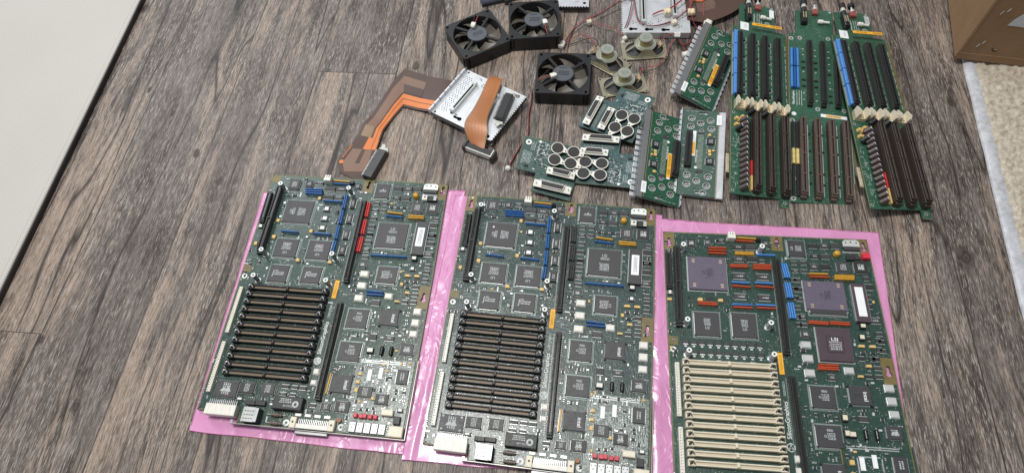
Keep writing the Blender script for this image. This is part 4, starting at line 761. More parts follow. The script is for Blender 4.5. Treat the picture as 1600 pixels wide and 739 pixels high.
    mb.box(-2.6, -1.2, -1, 12, 9, 9.8, gold); mb.box(1, 2.6, -1, 12, 9, 9.8, gold); mb.build('phone_jack', t)
    mb = MB(); mb.M = Matrix.Translation((jx, jy+15, 5)) @ Matrix.Rotation(-PI/2, 4, 'X'); mb.cyl(0, 0, 0, 9, 3.8, darkc, n=14); mb.cyl(0, 0, 9, 16, 4.2, can, 3.6, 14); mb.cyl(0, 0, 16, 25, 5, black, n=16); mb.build('knob', t)
    mb = MB(); mb.box(36.5, 45.5, 42, 51, .3, 6.5, M('button_base', (.30, .08, .07), .4), .8); mb.build('push_button', t)
    pb = MB(); pb.M = Matrix.Translation((41, 51, 4)) @ Matrix.Rotation(-PI/2, 4, 'X'); pb.cyl(0, 0, 0, 4, 3.4, can, n=14); pb.cyl(0, 0, 4, 12, 1.6, can, n=10)
    if r2: pb.cyl(0, 0, 12, 14, 1.6, black, n=12)
    else: pb.cyl(0, 0, 11, 17, 5, black, n=16)
    pb.build('plunger', t)
    mb = MB(); mb.M = Matrix.Translation((48, 26, 5)) @ Matrix.Rotation(PI/2, 4, 'Y'); mb.cyl(0, 0, -2, 4, 3.3, ivory, n=12); mb.cyl(0, 0, 4, 14, 1.9, ivory, n=10); mb.cyl(0, 0, -3.4, -2, 2.2, ivory, 3.3, 12); mb.build('indicator_lamp', t)
    mb = MB(); mb.cyl(65.5, 53.5 if r2 else 54, 0, .8, 2.4, silver, n=12); mb.build('screw', t)
    return t
riser(2, 'middle riser card, lying flat, with brown slots and half under its right neighbour', (468.9, 741.3, 8.1), (.9, 2.6, -16.5))
riser(1, 'leftmost riser card, tilted, whose end tucks under the brown ribbon', (382.6, 760.2, 20), (.6, 11.5, -15.5))
riser(1, 'rightmost riser card, tilted onto the edge of its flat neighbour', (523.6, 714.5, 21), (-.1, 10.3, -10.3))
# ------------------------------------------------------------ perforated drive boards on steel plates
pcbP = pcb('backplane_mask_green', (.012, .075, .040), (.04, .15, .09), .35, .36, 1, .25)
pcbP2 = pcb('backplane_mask_grey', (.055, .105, .085), (.12, .2, .16), .35, .36, 1, .25)
shadowm = M('dark_gap', (.02, .02, .02), .7)
def flower(x, y, s=1.0, r=1.25, d=3.0): return [circ(x, y, r*s, 8)]+[circ(x+d*s*math.cos(a*PI/3), y+d*s*math.sin(a*PI/3), r*s, 8) for a in range(6)]
def perf(lab, loc, rot, mask, flat):
    t = thing('drive_backplane', lab, 'circuit board', loc, [RD(a) for a in rot], 'perforated circuit boards on steel plates')
    rnd = random.Random(5); fs = [(12.5, -17.5), (11, -33), (26.5, -24.5), (39.5, -18), (39.8, -33), (10, -116), (11.7, -131), (25.5, -125), (39, -118), (38.5, -133)]
    hs = [circ(27, -36.5, 2.2, 12), circ(23.3, -111, 2.6, 12), circ(28, -10.5, 1.8, 10), circ(24, -138, 1.6, 10)]
    kh = [keyhole(17, -6, 3, 2, 8, -PI/2), keyhole(19, -143.5, 3, 2, 8, -PI/2)]
    big = [circ(x, y, 4.6, 14) for x, y in fs]
    mb = MB(); mb.plate([(0, 0), (51, 0), (51.5, -149), (0, -149)], big+hs+kh, -1.4, 0, mask)
    for x, y in fs: mb.ring(x, y, 0, .12, 4.5, 5.4, M('ring_pale', (.40, .44, .38), .5, .2), 18)
    mb.ring(17, -6, 0, .1, 4.2, 4.9, ink); mb.ring(23.3, -111, 0, .1, 2.7, 3.4, ink); mb.box(.1, 1.0, -148.5, -.5, .01, .06, cardedge)
    mb.text("SiliconGraphics", 28.6, -66, .05, 3.6, PI/2, white, 1.0); mb.cyl(28.6, -47, .01, .06, 2.2, white, n=14)
    for k in range(14): mb.dashes(rnd.uniform(4, 48), rnd.choice((-9, -42, -48, -106, -110, -146)), .05, 5, 1.2, 1, ink, rnd)
    mb.build('board', t)
    # steel plate below, with vent holes, folded flange and comb
    mb = MB(); vents = []
    for x, y in fs: vents += flower(x, y, 1.0, 1.15, 2.9)
    mb.plate([(-1, 0), (52, 0), (52.5, -149), (-1, -149)], vents, -3.6, -2.8, steel); mb.box(1, 51, -148, -1, -6.4, -6.2, shadowm) if 0 else None
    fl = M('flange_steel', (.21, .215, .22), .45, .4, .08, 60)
    if flat:
        mb.box(-9, -1, -149, 0, -3.6, -1.0, steel, .4); mb.box(-9.6, -9, -149, 0, -7, -1.0, steel)
    else: mb.box(-9, -1, -150, 1, -3.6, .8, fl, .5); mb.box(-9.8, -9, -150, 1, -14, .8, fl)
    mb.box(52.4, 53.2, -149, 0, -6, 2.6 if flat else 1.2, steel)
    mb.build('steel_plate', t)
    for side in ((0, 1) if not flat else (1,)):
        mb = MB()
        for k in range(15):
            y = -6-k*9.7
            if side == 0: mb.box(-15.5, -9.8, y-3.4, y+3.4, -11.5, -10.2, steel, .4)
            else: mb.box(53.2, 55.4, y-3.6, y+3.6, -4, 2.2 if flat else .8, steel, .4)
        mb.box(*((-9.8, -9.2, -150, 1, -13, -9.5) if side == 0 else (52.9, 53.2, -149, 0, -5, .5)), steel); mb.build('comb_teeth', t)
    for y in (-58, -92.5):
        mb = MB(); mb.M = Matrix.Translation((10, y, 0)); mb.box(-5.6, 5.6, -5.6, 5.6, .3, 2.6, darkc, .5); mb.box(-6.8, 6.8, -5, 5, .1, .6, leads); mb.dashes(0, 0, 2.65, 6, 6, 3, ink, rnd); mb.build('chip', t)
    for x, y, w, h in ((10.5, -70, 4, 4), (11, -75.5, 4, 5), (6, -77, 3, 3), (12, -104, 4, 4)):
        mb = MB(); mb.box(x-w/2, x+w/2, y-h/2, y+h/2, .1, 2.2, tant, .3); mb.build('capacitor', t)
    mb = MB(); gm = M('pin_tips', (.55, .60, .55), .4, .3)
    for r in range(28):
        for c in range(5): mb.box(20.2+c*1.5+(r % 2)*.5, 21.0+c*1.5+(r % 2)*.5, -45.6-r*2.15, -44.8-r*2.15, .05, .7, gm)
    mb.box(18.8, 28.2, -42.8, -38.2, .05, .6, darkg, .2); mb.box(18.8, 28.2, -109.4, -105, .05, .6, darkg, .2); mb.build('pin_field', t)
    mb = MB(); slot_bar(mb, 40.3, -45, 40.2, -103, 8.5, 9, black, ticks, end=4); mb.build('edge_connector', t)
    mb = MB(); mb.box(30.6, 35.2, -110, -66, .1, .5, label); mb.box(31.2, 34.8, -90, -69, .5, .7, orange) if flat else mb.box(30.0, 35.6, -107, -67, .6, .9, orange)
    if not flat: mb.text("ASE", 33, -98, .95, 5.6, PI/2, tan); mb.dashes(33, -80, .95, 22, 3, 2, tan, rnd, PI/2)
    mb.build('sticker', t)
    mb = MB(); mb.box(-4, 3, -142, -124, .85 if not flat else .1, 1.1 if not flat else .3, label); mb.dashes(-.5, -133, 1.15 if not flat else .35, 12, 3, 2, ink, rnd, PI/2); mb.build('label_sticker', t)
    sm = MB()
    for k in range(26): x, y = rnd.choice(((5, 1), (15, 1), (47, 1))) [0]+rnd.uniform(-1, 1), rnd.uniform(-105, -45); sm.box(x-1, x+1, y-.6, y+.6, .05, .7, silver)
    o = sm.build('surface_components', t); o['kind'] = 'stuff'; return t
perf('dark green perforated board with an orange sticker, left one of the pair below the speakers', (225, 609.6, 21), (.7, 15.7, -16.7), pcbP, False)
perf('grey-green perforated board lying flat, its wide steel edge on the right', (280.2, 457.5, 9.3), (-.9, 2.0, 163.3), pcbP2, True)
perf('green perforated board nearest the riser cards, touching the white cable plug at its upper end', (348.8, 760.3, 25), (1.5, 17.5, -30.4), pcbP, False)
# ------------------------------------------------------------ small port boards
pcbI = pcb('port_board_mask', (.038, .088, .090), (.13, .2, .19), .5, .34, 1, .35)
pcbI2 = pcb('port_board_mask_dark', (.028, .075, .066), (.10, .17, .15), .5, .34, 1, .35)
def dsub(mb, x, y, L, h=9, flip=1):
    mb.M = Matrix.Translation((x, y, 0)); mb.box(-L/2, L/2, -5.6, 5.6, h-2.2, h-1.2, ivory, .4); w = L*.31
    mb.box(-L/2+2, L/2-2, -4.6, 4.6, .3, h-2.2, darkc, .4); mb.prism([(-w-.6, 4), (w+.6, 4), (w-1, -4), (-w+1, -4)], h-1.2, h+2.6, ivory if flip else can)
    mb.prism([(-w+.2, 3.2), (w-.2, 3.2), (w-1.8, -3.2), (-w+1.8, -3.2)], h+2.62, h+2.8, darkc)
    n = int(w*2/2.4)
    for r in (0, 1):
        for k in range(n-r): mb.cyl(-w+1.8+k*2.3+r*1.1, 1.4-r*2.8, h+2.8, h+2.9, .55, blackg, n=6)
    for s_ in (1, -1): mb.cyl(s_*(L/2-3.6), 0, h-1.2, h-.3, 2.2, can, n=6); mb.cyl(s_*(L/2-3.6), 0, h-.3, h-.2, 1.1, darkc, n=8)
    mb.M = Matrix.Identity(4)
def port_board(lab, loc, rot, mask):
    t = thing('port_board', lab, 'circuit board', loc, [RD(a) for a in rot], 'small boards with round and D-shaped ports'); rnd = random.Random(8)
    mb = MB(); mb.plate([(0, 0), (86, 0), (86.5, -86), (29.7, -84), (29.7, -55.3), (0, -55.7)], [circ(8.3, -9.3, 1.8, 12)], -1.6, 0, mask)
    mb.ring(8.3, -9.3, .0, .5, 1.9, 4.4, white); mb.box(0, 86, -.9, -.1, .01, .06, edgeg); mb.box(.05, .9, -55, -.5, .01, .06, edgeg)
    mb.text("SiliconGraphics", 24.4, -19.5, .05, 3.4, PI/2, white, 1.0); mb.cyl(24.5, -4.5, .01, .06, 2.2, white, n=14)
    for k in range(7): mb.dashes(5+k*1.9, -34, .05, 24-k, 1.4, 1, ink, rnd, PI/2)
    for k in range(24): mb.dashes(rnd.uniform(28, 40), rnd.uniform(-42, -6), .05, 5, 1.6, 1, ink, rnd, PI/2*rnd.randint(0, 1))
    for k in range(3): mb.dashes(14+k*2.4, -14, .05, 14, 1.4, 1, ink, rnd, PI/2)
    for r in range(3):
        for k in range(22): mb.quad(38+k*2, 39+k*2, -63.4-r*1.9, -62.4-r*1.9, .06, silver)
    mb.build('board', t)
    for x, y in ((51.1, -12.3), (74.5, -12.8), (51.2, -31.6), (74.4, -31.9)):
        mb = MB(); mb.cyl(x, y, .3, 6.5, 8.6, blackg, n=24)
        p = [(x+9.4*math.cos(a), y+9.4*math.sin(a)) for a in [RD(q) for q in range(40, 330, 12)]]+[(x+14, y-4.6), (x+15.4, y-2.6), (x+14.6, y-.2)]
        mb.plate(p, [circ(x, y, 8.3, 24), circ(x+12.2, y-2.2, 1.2, 8)], 6.5, 7.4, ivory); mb.cyl(x, y, 6.5, 8.2, 8.1, black, n=24)
        for a in range(6): mb.cyl(x+4*math.cos(a*1.05+.4), y+4*math.sin(a*1.05+.4), 8.2, 8.3, .9, M('pin_hole', (.05, .05, .05), .3), n=8)
        mb.box(x-.8, x+.8, y+1, y+3.4, 8.2, 8.7, darkg); mb.build('round_port', t)
    mb = MB(); dsub(mb, 64.5, -50.2, 40); mb.build('serial_port', t); mb = MB(); dsub(mb, 58, -74, 53); mb.build('parallel_port', t)
    sm = MB(); sm.box(11, 16, -49, -46, .1, 2.2, darkc, .4)
    for k in range(60):
        x, y = rnd.uniform(22, 42), rnd.uniform(-52, -4)
        if (x-51)**2+(y+12)**2 < 150 or (x-51)**2+(y+31.6)**2 < 150: continue
        sm.box(x-.9, x+.9, y-.6, y+.6, .05, .8, silver if k % 2 else darkc)
    o = sm.build('surface_components', t); o['kind'] = 'stuff'; return t
port_board('small port board on the left, with a white cable plug beside its left edge', (36.3, 594, 20), (5.7, 5.2, -20.9), pcbI2)
port_board('small port board whose white mounting ring is at its lower right corner', (177.5, 486.5, 11.5), (-1.9, 4.1, 162.7), pcbI)
port_board('small port board standing topmost of the three, its corner over a speaker', (235.4, 633.8, 20), (4.3, 5.1, -124.2), pcbI)
# ------------------------------------------------------------ fans
frame_m = M('fan_plastic', (.013, .014, .016), .42, var=.12, vs=200, bump=.08); blade_m = M('dusty_blade', (.12, .11, .092), .42, var=.4, vs=45); hub_m = M('fan_label', (.10, .11, .125), .38, .2, var=.06)
wr = M('red_wire', (.34, .05, .06), .4, var=.15); wb = M('black_wire', (.015, .013, .014), .4)
def fan(lab, x, y, ang, z=0, rotb=0, tilt=0, plug=(0, 24, 0)):
    t = thing('cooling_fan', lab, 'fan', (x, y, z), (0, RD(tilt), RD(ang)), 'black computer cooling fans'); rnd = random.Random(2)
    def sq(a, r):
        p = []
        for cx, cy, s0 in ((a-r, a-r, 0), (-a+r, a-r, 90), (-a+r, -a+r, 180), (a-r, -a+r, 270)): p += [(cx+r*math.cos(RD(s0+k*30)), cy+r*math.sin(RD(s0+k*30))) for k in range(4)]
        return p
    mb = MB(); hl = [circ(sx*36, sy*36, 2.2, 10) for sx in (1, -1) for sy in (1, -1)]; inner = circ(0, 0, 38.6, 48)
    mb.plate(sq(41, 4), [inner]+hl, 21.5, 25, frame_m); mb.plate(sq(41, 4), [inner]+hl, 0, 3, frame_m); mb.ring(0, 0, 3, 21.5, 38.6, 40.3, frame_m, 48)
    for sx in (1, -1):
        for sy in (1, -1): mb.ring(sx*36, sy*36, 3, 21.5, 2.2, 4, frame_m, 14)
        mb.box(sx*40.2, sx*41, -33, 33, 3, 21.5, frame_m); mb.box(-33, 33, sx*40.2, sx*41, 3, 21.5, frame_m)
    mb.build('frame', t)
    mb = MB(); mb.cyl(0, 0, 19, 24.6, 16.5, frame_m, n=36, smooth=False); mb.cyl(0, 0, 24.6, 24.8, 15.6, hub_m, n=36); mb.dashes(0, 0, 24.85, 19, 9, 3, frame_m, rnd); mb.dashes(0, 11, 24.85, 13, 3.4, 1, black, rnd); mb.build('hub_mount', t)
    for k, a in enumerate((45, 135, 225, 315)):
        mb = MB(); mb.M = Matrix.Rotation(RD(a-7), 4, 'Z'); mb.box(15.5, 44, -2.3, 2.3, 21.6, 24.6, frame_m, .5); mb.build('strut', t)
    mb = MB(); mb.cyl(0, 0, 3, 18.5, 16, frame_m, n=30)
    for k in range(7):
        a0 = rotb+k*2*PI/7; vs = []
        for i in range(8):
            r = 15.5+i*(37.4-15.5)/7
            for j in range(6):
                f = j/5-.5; a = a0+f*.80+(i/7)**1.5*.32; vs.append((r*math.cos(a), r*math.sin(a), 11.5+f*(11+2*i/7)+.8*math.sin(j*.63)))
        n_ = len(vs); fs = [(i*6+j, i*6+j+1, (i+1)*6+j+1, (i+1)*6+j) for i in range(7) for j in range(5)]
        mb.add(vs, fs, blade_m, True); mb.add([(p[0], p[1], p[2]-.9) for p in vs], [f[::-1] for f in fs], blade_m, True)
        ed = [i*6 for i in range(8)]+[42+j for j in range(6)]+[i*6+5 for i in range(7, -1, -1)]
        mb.add([vs[e] for e in ed]+[(vs[e][0], vs[e][1], vs[e][2]-.9) for e in ed], [(q, q+1, len(ed)+q+1, len(ed)+q) for q in range(len(ed)-1)], blade_m)
    mb.build('impeller', t)
    px, py, pr = plug; c = Vector((px, py, 27.5)); e1 = Vector((px+22*math.cos(pr), py+22*math.sin(pr), 25.8))
    for k, wm in ((-1, wr), (1, wb)):
        mb = MB(); o_ = Vector((-math.sin(pr), math.cos(pr), 0))*1.1*k
        mb.tube([c+o_, c+(e1-c)*.5+o_*2+Vector((0, 0, 1)), e1+o_*2, e1+Vector((6*math.cos(pr), 6*math.sin(pr), -12))+o_], .75, wm, 6, 6); mb.build('lead_wire', t)
    mb = MB(); mb.M = Matrix.Translation((px, py, 25)) @ Matrix.Rotation(pr, 4, 'Z'); mb.box(-4, 4, -3.6, 3.6, 0, 5, ivory, .7); mb.box(-6, -4, -2.4, 2.4, .8, 4.2, ivory, .4); mb.build('plug', t)
    return t
fan('leftmost black fan, turned askew, with a white plug beside its hub', -16, 804, 21, 0, .2, 0, (2, 18, RD(50)))
fan('black fan at the top edge of the picture, between the askew fan and the speakers', 77.5, 818, -5, 2, .7, 0, (17, -11, RD(-78)))
fan('black fan nearest the camera, below and right of the two others', 107, 699, -12, 0, 1.1, 0, (-15, -8, RD(205)))
# ------------------------------------------------------------ speakers
zinc = M('passivated_zinc', (.46, .47, .36), .34, .7, .18, 22); basket = M('basket_zinc', (.43, .41, .31), .36, .65, .14, 30); cone = M('speaker_cone', (.020, .020, .022), .6); cup = M('magnet_cup', (.47, .49, .42), .32, .6, .2, 30); brassz = M('magnet_side', (.42, .36, .20), .35, .7, .25, 40)
def stad(a, b, n=8):
    r = b; return [(a-r+r*math.cos(RD(q)), r*math.sin(RD(q))) for q in range(-90, 91, 15)]+[(-a+r+r*math.cos(RD(q)), r*math.sin(RD(q))) for q in range(90, 271, 15)]
def speaker(lab, x, y, ang, z, wires, plug, tilt=(0, 0), term_side=1):
    t = thing('speaker', lab, 'speaker', (x, y, z), (RD(tilt[0]), RD(tilt[1]), RD(ang)), 'small oval loudspeakers lying face down'); I = inv(t)
    tabs = []
    o = [(35, 6), (35, 20), (31, 20.5), (27, 18.5), (-27, 18.5), (-31, 20.5), (-35, 20), (-35, 6), (-35, -6), (-35, -20), (-31, -20.5), (-27, -18.5), (27, -18.5), (31, -20.5), (35, -20), (35, -6)]
    mb = MB(); mb.plate(o, [stad(30.5, 16)]+[circ(sx*32.2, sy*17.6, 1.5, 10) for sx in (1, -1) for sy in (1, -1)], 0, 1.4, basket)
    ring0 = stad(31.6, 17.2); n = len(ring0); R0 = [(p[0], p[1], 1.4) for p in ring0]; R1 = [(p[0]*.985, p[1]*.97, 3.6) for p in ring0]; R2 = [(p[0]*.94, p[1]*.89, 3.4) for p in ring0]
    mb.add(R0+R1+R2, [(i, (i+1) % n, n+(i+1) % n, n+i) for i in range(n)]+[(n+i, n+(i+1) % n, 2*n+(i+1) % n, 2*n+i) for i in range(n)], basket)
    top = [(17*math.cos(math.atan2(p[1]/17, p[0]/31)), 16*math.sin(math.atan2(p[1]/17, p[0]/31)), 14.5) for p in ring0]; bot = [(p[0]*.93, p[1]*.86, 3.2) for p in ring0]
    strip = lambda u, v_: tuple(top[u % n][k]*(1-v_)+bot[u % n][k]*v_ for k in range(3))
    ribs = []
    for i in range(n):
        a = math.degrees(math.atan2(ring0[i][1]/17, ring0[i][0]/31)) % 180
        solid = abs(a-90) < 26 or abs(a) < 9 or abs(a-180) < 9
        q = [strip(i, 0), strip(i+1, 0), strip(i+1, 1), strip(i, 1)]
        if solid: mb.add(q, [(3, 2, 1, 0)], basket, True); mb.add([(p[0], p[1], p[2]-.8) for p in q], [(0, 1, 2, 3)], basket)
    mb.prism([(p[0], p[1]) for p in top], 14, 15.6, cup); mb.build('basket', t)
    mb = MB(); mb.cyl(0, 0, 2.6, 13, 9, cone, n=24); vs = [(p[0]*.9, p[1]*.84, 2.4) for p in ring0]+[(9*math.cos(math.atan2(p[1], p[0])), 9*math.sin(math.atan2(p[1], p[0])), 9.5) for p in ring0]
    mb.add(vs, [(i, (i+1) % n, n+(i+1) % n, n+i) for i in range(n)], cone, True); mb.build('cone', t)
    mb = MB(); mb.cyl(0, 0, 15.6, 17, 14.5, cup, n=30, smooth=False); mb.cyl(0, 0, 17, 28, 10.3, brassz, n=30); mb.cyl(0, 0, 28, 28.9, 10.3, cup, 9.4, 30, smooth=False)
    rr = random.Random(int(x)); mb.dashes(0, 0, 28.95, 11, 8, 3, M('stamp_ink', (.16, .20, .17), .5), rr, RD(8)); mb.build('magnet', t)
    mb = MB(); mb.M = Matrix.Translation((term_side*27, 4, 3)) @ Matrix.Rotation(RD(-58*term_side), 4, 'Y') @ Matrix.Rotation(RD(10), 4, 'Z'); mb.box(-6, 6, -5, 5, 4, 5, M('terminal_board', (.50, .36, .22), .6), .2)
    for k in (-2.4, 2.4): mb.cyl(1, k, 5, 6.2, 1.3, silver, n=10)
    mb.build('terminal_board', t)
    tx, ty = term_side*27, 4
    for (path, wm) in wires:
        mb = MB(); mb.M = I; s_ = t.location*1000; c, n_ = math.cos(RD(ang)), math.sin(RD(ang))
        st = (s_.x+c*tx-n_*ty, s_.y+n_*tx+c*ty, z+10); mb.tube([st]+path, .65, wm, 7, 8); mb.build('lead_wire', t)
    mb = MB(); mb.M = I @ Matrix.Translation(plug[:3]) @ Matrix.Rotation(RD(plug[3]), 4, 'Z') @ Matrix.Rotation(RD(plug[4]), 4, 'Y'); mb.box(-5.5, 5.5, -4, 4, -3, 3.4, ivory, 1.0); mb.box(-4, 4, -4.8, -4, -1.6, 2, cream, .3); mb.box(5.5, 7.5, -3, 3, -2, 2.4, ivory, .4)
    for k in (-2, 0, 2): mb.box(-3+k, -2.2+k, -1, 1, 3.4, 3.6, cream)
    mb.build('plug', t); return t
speaker('speaker furthest left, half under the nearest fan corner', 180, 732, -46, 2,
    [([(167, 766, 14), (150, 789, 10), (132, 785, 6), (120, 779, 6)], wr), ([(172, 762, 14), (165, 777, 12), (145, 780, 5), (128, 776, 4), (118, 776, 5)], wb)], (116, 777, 5, 60, 0), term_side=-1)
speaker('speaker below the other two, overlapped by a small port board', 197, 680, 2, 2,
    [([(228, 700, 12), (240, 707, 7), (256, 706, 9), (270, 720, 10), (279, 737, 12), (289, 746, 20)], wr), ([(226, 703, 12), (232, 696, 6), (244, 701, 5), (258, 704, 8), (273, 718, 10), (282, 737, 12), (291, 744, 19)], wb)], (293, 750, 24, 80, 40))
speaker('speaker on the right of the three, just below the large steel bracket', 243, 746, -4, 2,
    [([(276, 757, 14), (284, 757, 20), (292, 752, 22), (298, 742, 14), (303, 738, 8), (305, 731, 6)], wr), ([(272, 765, 10), (281, 765, 14), (294, 746, 16), (300, 735, 8), (304, 728, 6)], wb)], (304, 725, 5, 10, 0))
# ------------------------------------------------------------ loose leads
def lead(lab, paths, plugs, kind='cable'):
    x, y, _ = paths[0][0][0]; t = thing('cable_lead', lab, 'cable', (x, y, 0), group='loose red and black cable leads'); I = inv(t)
    for p, wm in paths: mb = MB(); mb.M = I; mb.tube(p, .65, wm, 7, 8); mb.build('wire', t)
    for px, py, pz, a, s_, mt in plugs:
        mb = MB(); mb.M = I @ Matrix.Translation((px, py, pz)) @ Matrix.Rotation(RD(a), 4, 'Z'); mb.box(-4.6*s_, 4.6*s_, -4*s_, 4*s_, -3, 3, mt, .8); mb.box(-3.4*s_, -2*s_, -3*s_, 3*s_, 3, 4.4, mt, .4); mb.box(2*s_, 3.4*s_, -3*s_, 3*s_, 3, 4.4, mt, .4); mb.box(-1, 1, -5*s_, 5*s_, -2, 2, mt, .3); mb.build('plug', t)
    return t
off = lambda p, dx, dy, dz=0: [(a+dx, b_+dy, max(c+dz, 1)) for a, b_, c in p]
p1 = [(120, 779, 6), (140, 805, 9), (165, 821, 12), (181, 807, 10), (206, 794, 8), (214, 777, 7)]
lead('lead looping from bare planks right of the fans to the steel bracket corner', [(p1, wr), ([(120, 777, 5), (136, 800, 7), (160, 818, 9), (189, 830, 10), (218, 843, 16), (240, 847, 18)], wb), ([(165, 819, 13), (190, 832, 12), (219, 845, 18), (240, 850, 18)], wr)], [(167, 817, 8, 25, .9, cream), (217, 774, 5, 30, .8, ivory), (213, 766, 4, 80, .55, ivory)])
p2 = [(244, 850, 20), (241, 802, 18), (250, 787, 17), (267, 782, 17), (292, 787, 17), (312, 797, 20), (330, 812, 24), (345, 850, 26)]
lead('lead curving across the large steel bracket below its two connectors', [(p2, wr), (off(p2, 1.8, -1.2), wb), ([(240, 838, 20), (228, 805, 18), (218, 786, 12), (214, 777, 7)], wb), ([(243, 836, 20), (231, 805, 18), (221, 786, 12), (216, 778, 7)], wr)], [(241, 851, 19, 20, 1, ivory), (297, 783, 18, 20, .95, cream)])
p3 = [(268, 805, 18), (280, 808, 20), (292, 808, 22), (306, 814, 24), (328, 831, 26), (344, 850, 26)]
lead('short lead with black tip and yellowed plug, on the large steel bracket', [(p3, wr), (off(p3, 0, 1.7), wr), ([(266, 804, 18), (270, 806, 18), (274, 807.4, 18.6)], M('heat_shrink', (.02, .02, .025), .5))], [(290, 803, 23, 5, 1.15, beige)])
p4 = [(333, 850, 26), (327, 800, 24), (327, 786, 18), (331, 778, 10), (338, 770, 8), (346, 767, 14)]
lead('lead dropping from the brown ribbon to the white plug at the perforated board', [(p4, wr), ([(356, 850, 22), (350, 806, 16), (344, 784, 10), (328, 762, 6), (314, 748, 5), (303, 746, 6), (294, 752, 12)], wr), ([(342, 850, 22), (340, 820, 18), (336, 786, 9), (324, 760, 5), (312, 746, 4), (300, 745, 5), (293, 750, 12)], wb), ([(346, 765, 12), (330, 755, 7), (316, 742, 5), (308, 732, 4)], wr)], [(327, 797, 22, -8, 1.15, beige), (346, 768, 22, 45, 1.25, ivory)])
p7 = [(57, 690, 3), (52, 665, 2), (47, 646, 2), (43, 620, 2), (40, 606, 2), (28, 590, 2), (18, 574, 2), (8, 556, 4)]
lead('thin lead running down from the nearest fan to a white plug on bare planks', [(p7, wr), (off(p7, 1.7, .3), wb)], [(6, 551, 4, 70, .75, ivory)])
# ------------------------------------------------------------ steel brackets
sten = M('pin_silver', (.45, .46, .45), .35, .6)
def scsi(t, I, x0, y0, x1, y1, z):
    mb = MB(); mb.M = I.copy(); L = lane(mb, x0, y0, x1, y1); mb.box(-3, L+3, -3.2, 3.2, z, z+5.5, can, .5); mb.box(1, L-1, -1.5, 1.5, z+5.5, z+5.7, blackg)
    mb.box(-5, 0, -3.6, 3.6, z, z+7, can, .6); mb.box(L, L+5, -3.6, 3.6, z, z+7, can, .6); mb.cyl(-5, 0, z-.2, z+.3, 2.6, darkc, n=10); mb.cyl(L+5, 0, z-.2, z+.3, 2.6, darkc, n=10)
    for k in range(int(L/2.2)): mb.box(k*2.2+.6, k*2.2+1.2, 3.2, 6.2, z, z+1.2, sten)
    mb.build('connector', t)
def bracket(lab, org, ang, W, H_, z, holes, comb, grp='steel mounting brackets'):
    t = thing('steel_bracket', lab, 'bracket', (*org, 0), (0, 0, RD(ang)), grp)
    mb = MB(); out = [(0, 0), (W, 0)]
    # comb side runs along x = W (or x = 0)
    n_ = int(H_/4.4); ys = []
    if comb == 'R':
        for k in range(n_):
            y = -k*H_/n_; out += [(W, y), (W, y-H_/n_*.55), (W-1.8, y-H_/n_*.6), (W-1.8, y-H_/n_*.95)]
        out += [(W, -H_), (0, -H_)]
    elif comb == 'L':
        out += [(W, -H_), (0, -H_)]
        for k in range(n_): y = -H_+k*H_/n_; out += [(0, y+.2), (0, y+H_/n_*.55), (1.8, y+H_/n_*.6), (1.8, y+H_/n_*.95)]
    else:
        out += [(W, -H_)]
        m_ = int(W/4.4)
        for k in range(m_): x = W-k*W/m_; out += [(x-.2, -H_), (x-W/m_*.5, -H_), (x-W/m_*.55, -H_+1.8), (x-W/m_*.95, -H_+1.8)]
        out += [(0, -H_)]
    out = [p for k, p in enumerate(out) if k == 0 or math.hypot(p[0]-out[k-1][0], p[1]-out[k-1][1]) > .01]
    mb.plate(out, holes, z-1, z, steel)
    if comb == 'R': mb.box(W-4.5, W-2, -H_, 0, z-9, z-1.1, darkc, .3); [mb.box(W-2, W-.6, -k*H_/n_-H_/n_*.55, -k*H_/n_, z-7, z-1.1, darkc) for k in range(n_)]
    if comb == 'L': mb.box(2, 4, -H_, 0, z-9, z-1.1, darkc, .3)
    if comb == 'B': mb.box(0, W, -H_+1, -H_+3, z-9, z-1.1, darkc, .3)
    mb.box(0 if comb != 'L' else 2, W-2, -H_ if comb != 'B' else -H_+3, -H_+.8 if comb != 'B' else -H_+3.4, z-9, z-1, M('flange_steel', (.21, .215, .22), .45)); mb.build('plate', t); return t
# left bracket: local x along its long top edge
holes = []
W1, H1 = 110, 96
for k in range(8):
    for c in range(3): holes += [circ(9+c*4, -12-k*9.6, 1.0, 6), circ(11+c*4, -15.2-k*9.6, 1.0, 6), circ(9+c*4, -18.2-k*9.6, .8, 6)]
holes += [circ(6, -3.8, 1.9, 12), circ(6, -93, 1.9, 12)]
for x, y in ((30, -8), (41, -15), (37, -84), (94, -13)): holes += [circ(x+2.6*math.cos(a*PI/3), y+2.6*math.sin(a*PI/3), 1.0, 6) for a in range(6 if x > 90 or x == 41 else 3)]
holes += [keyhole(98, -6, 3.4, 2.3, 8, PI/2), keyhole(46, -86, 3.4, 2.3, 8, PI/2), circ(100, -92, 3.6, 14), circ(45, -5, 2.2, 12)]
t = bracket('steel bracket lying askew left of the fans, with a short orange ribbon across it', (-38, 737), -39, W1, H1, 17, holes, 'R'); I = inv(t); b1 = t
mb = MB(); 
for k in range(7): mb.box(-2.2, .8, -4-k*13.6-12.6, -4-k*13.6, 14, 23, steel, .4)
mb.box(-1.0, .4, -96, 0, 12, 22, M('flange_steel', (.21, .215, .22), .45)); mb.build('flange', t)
scsi(t, Matrix.Identity(4), 29, -77, 29, -23, 17); scsi(t, Matrix.Identity(4), 72, -80, 72, -26, 17)
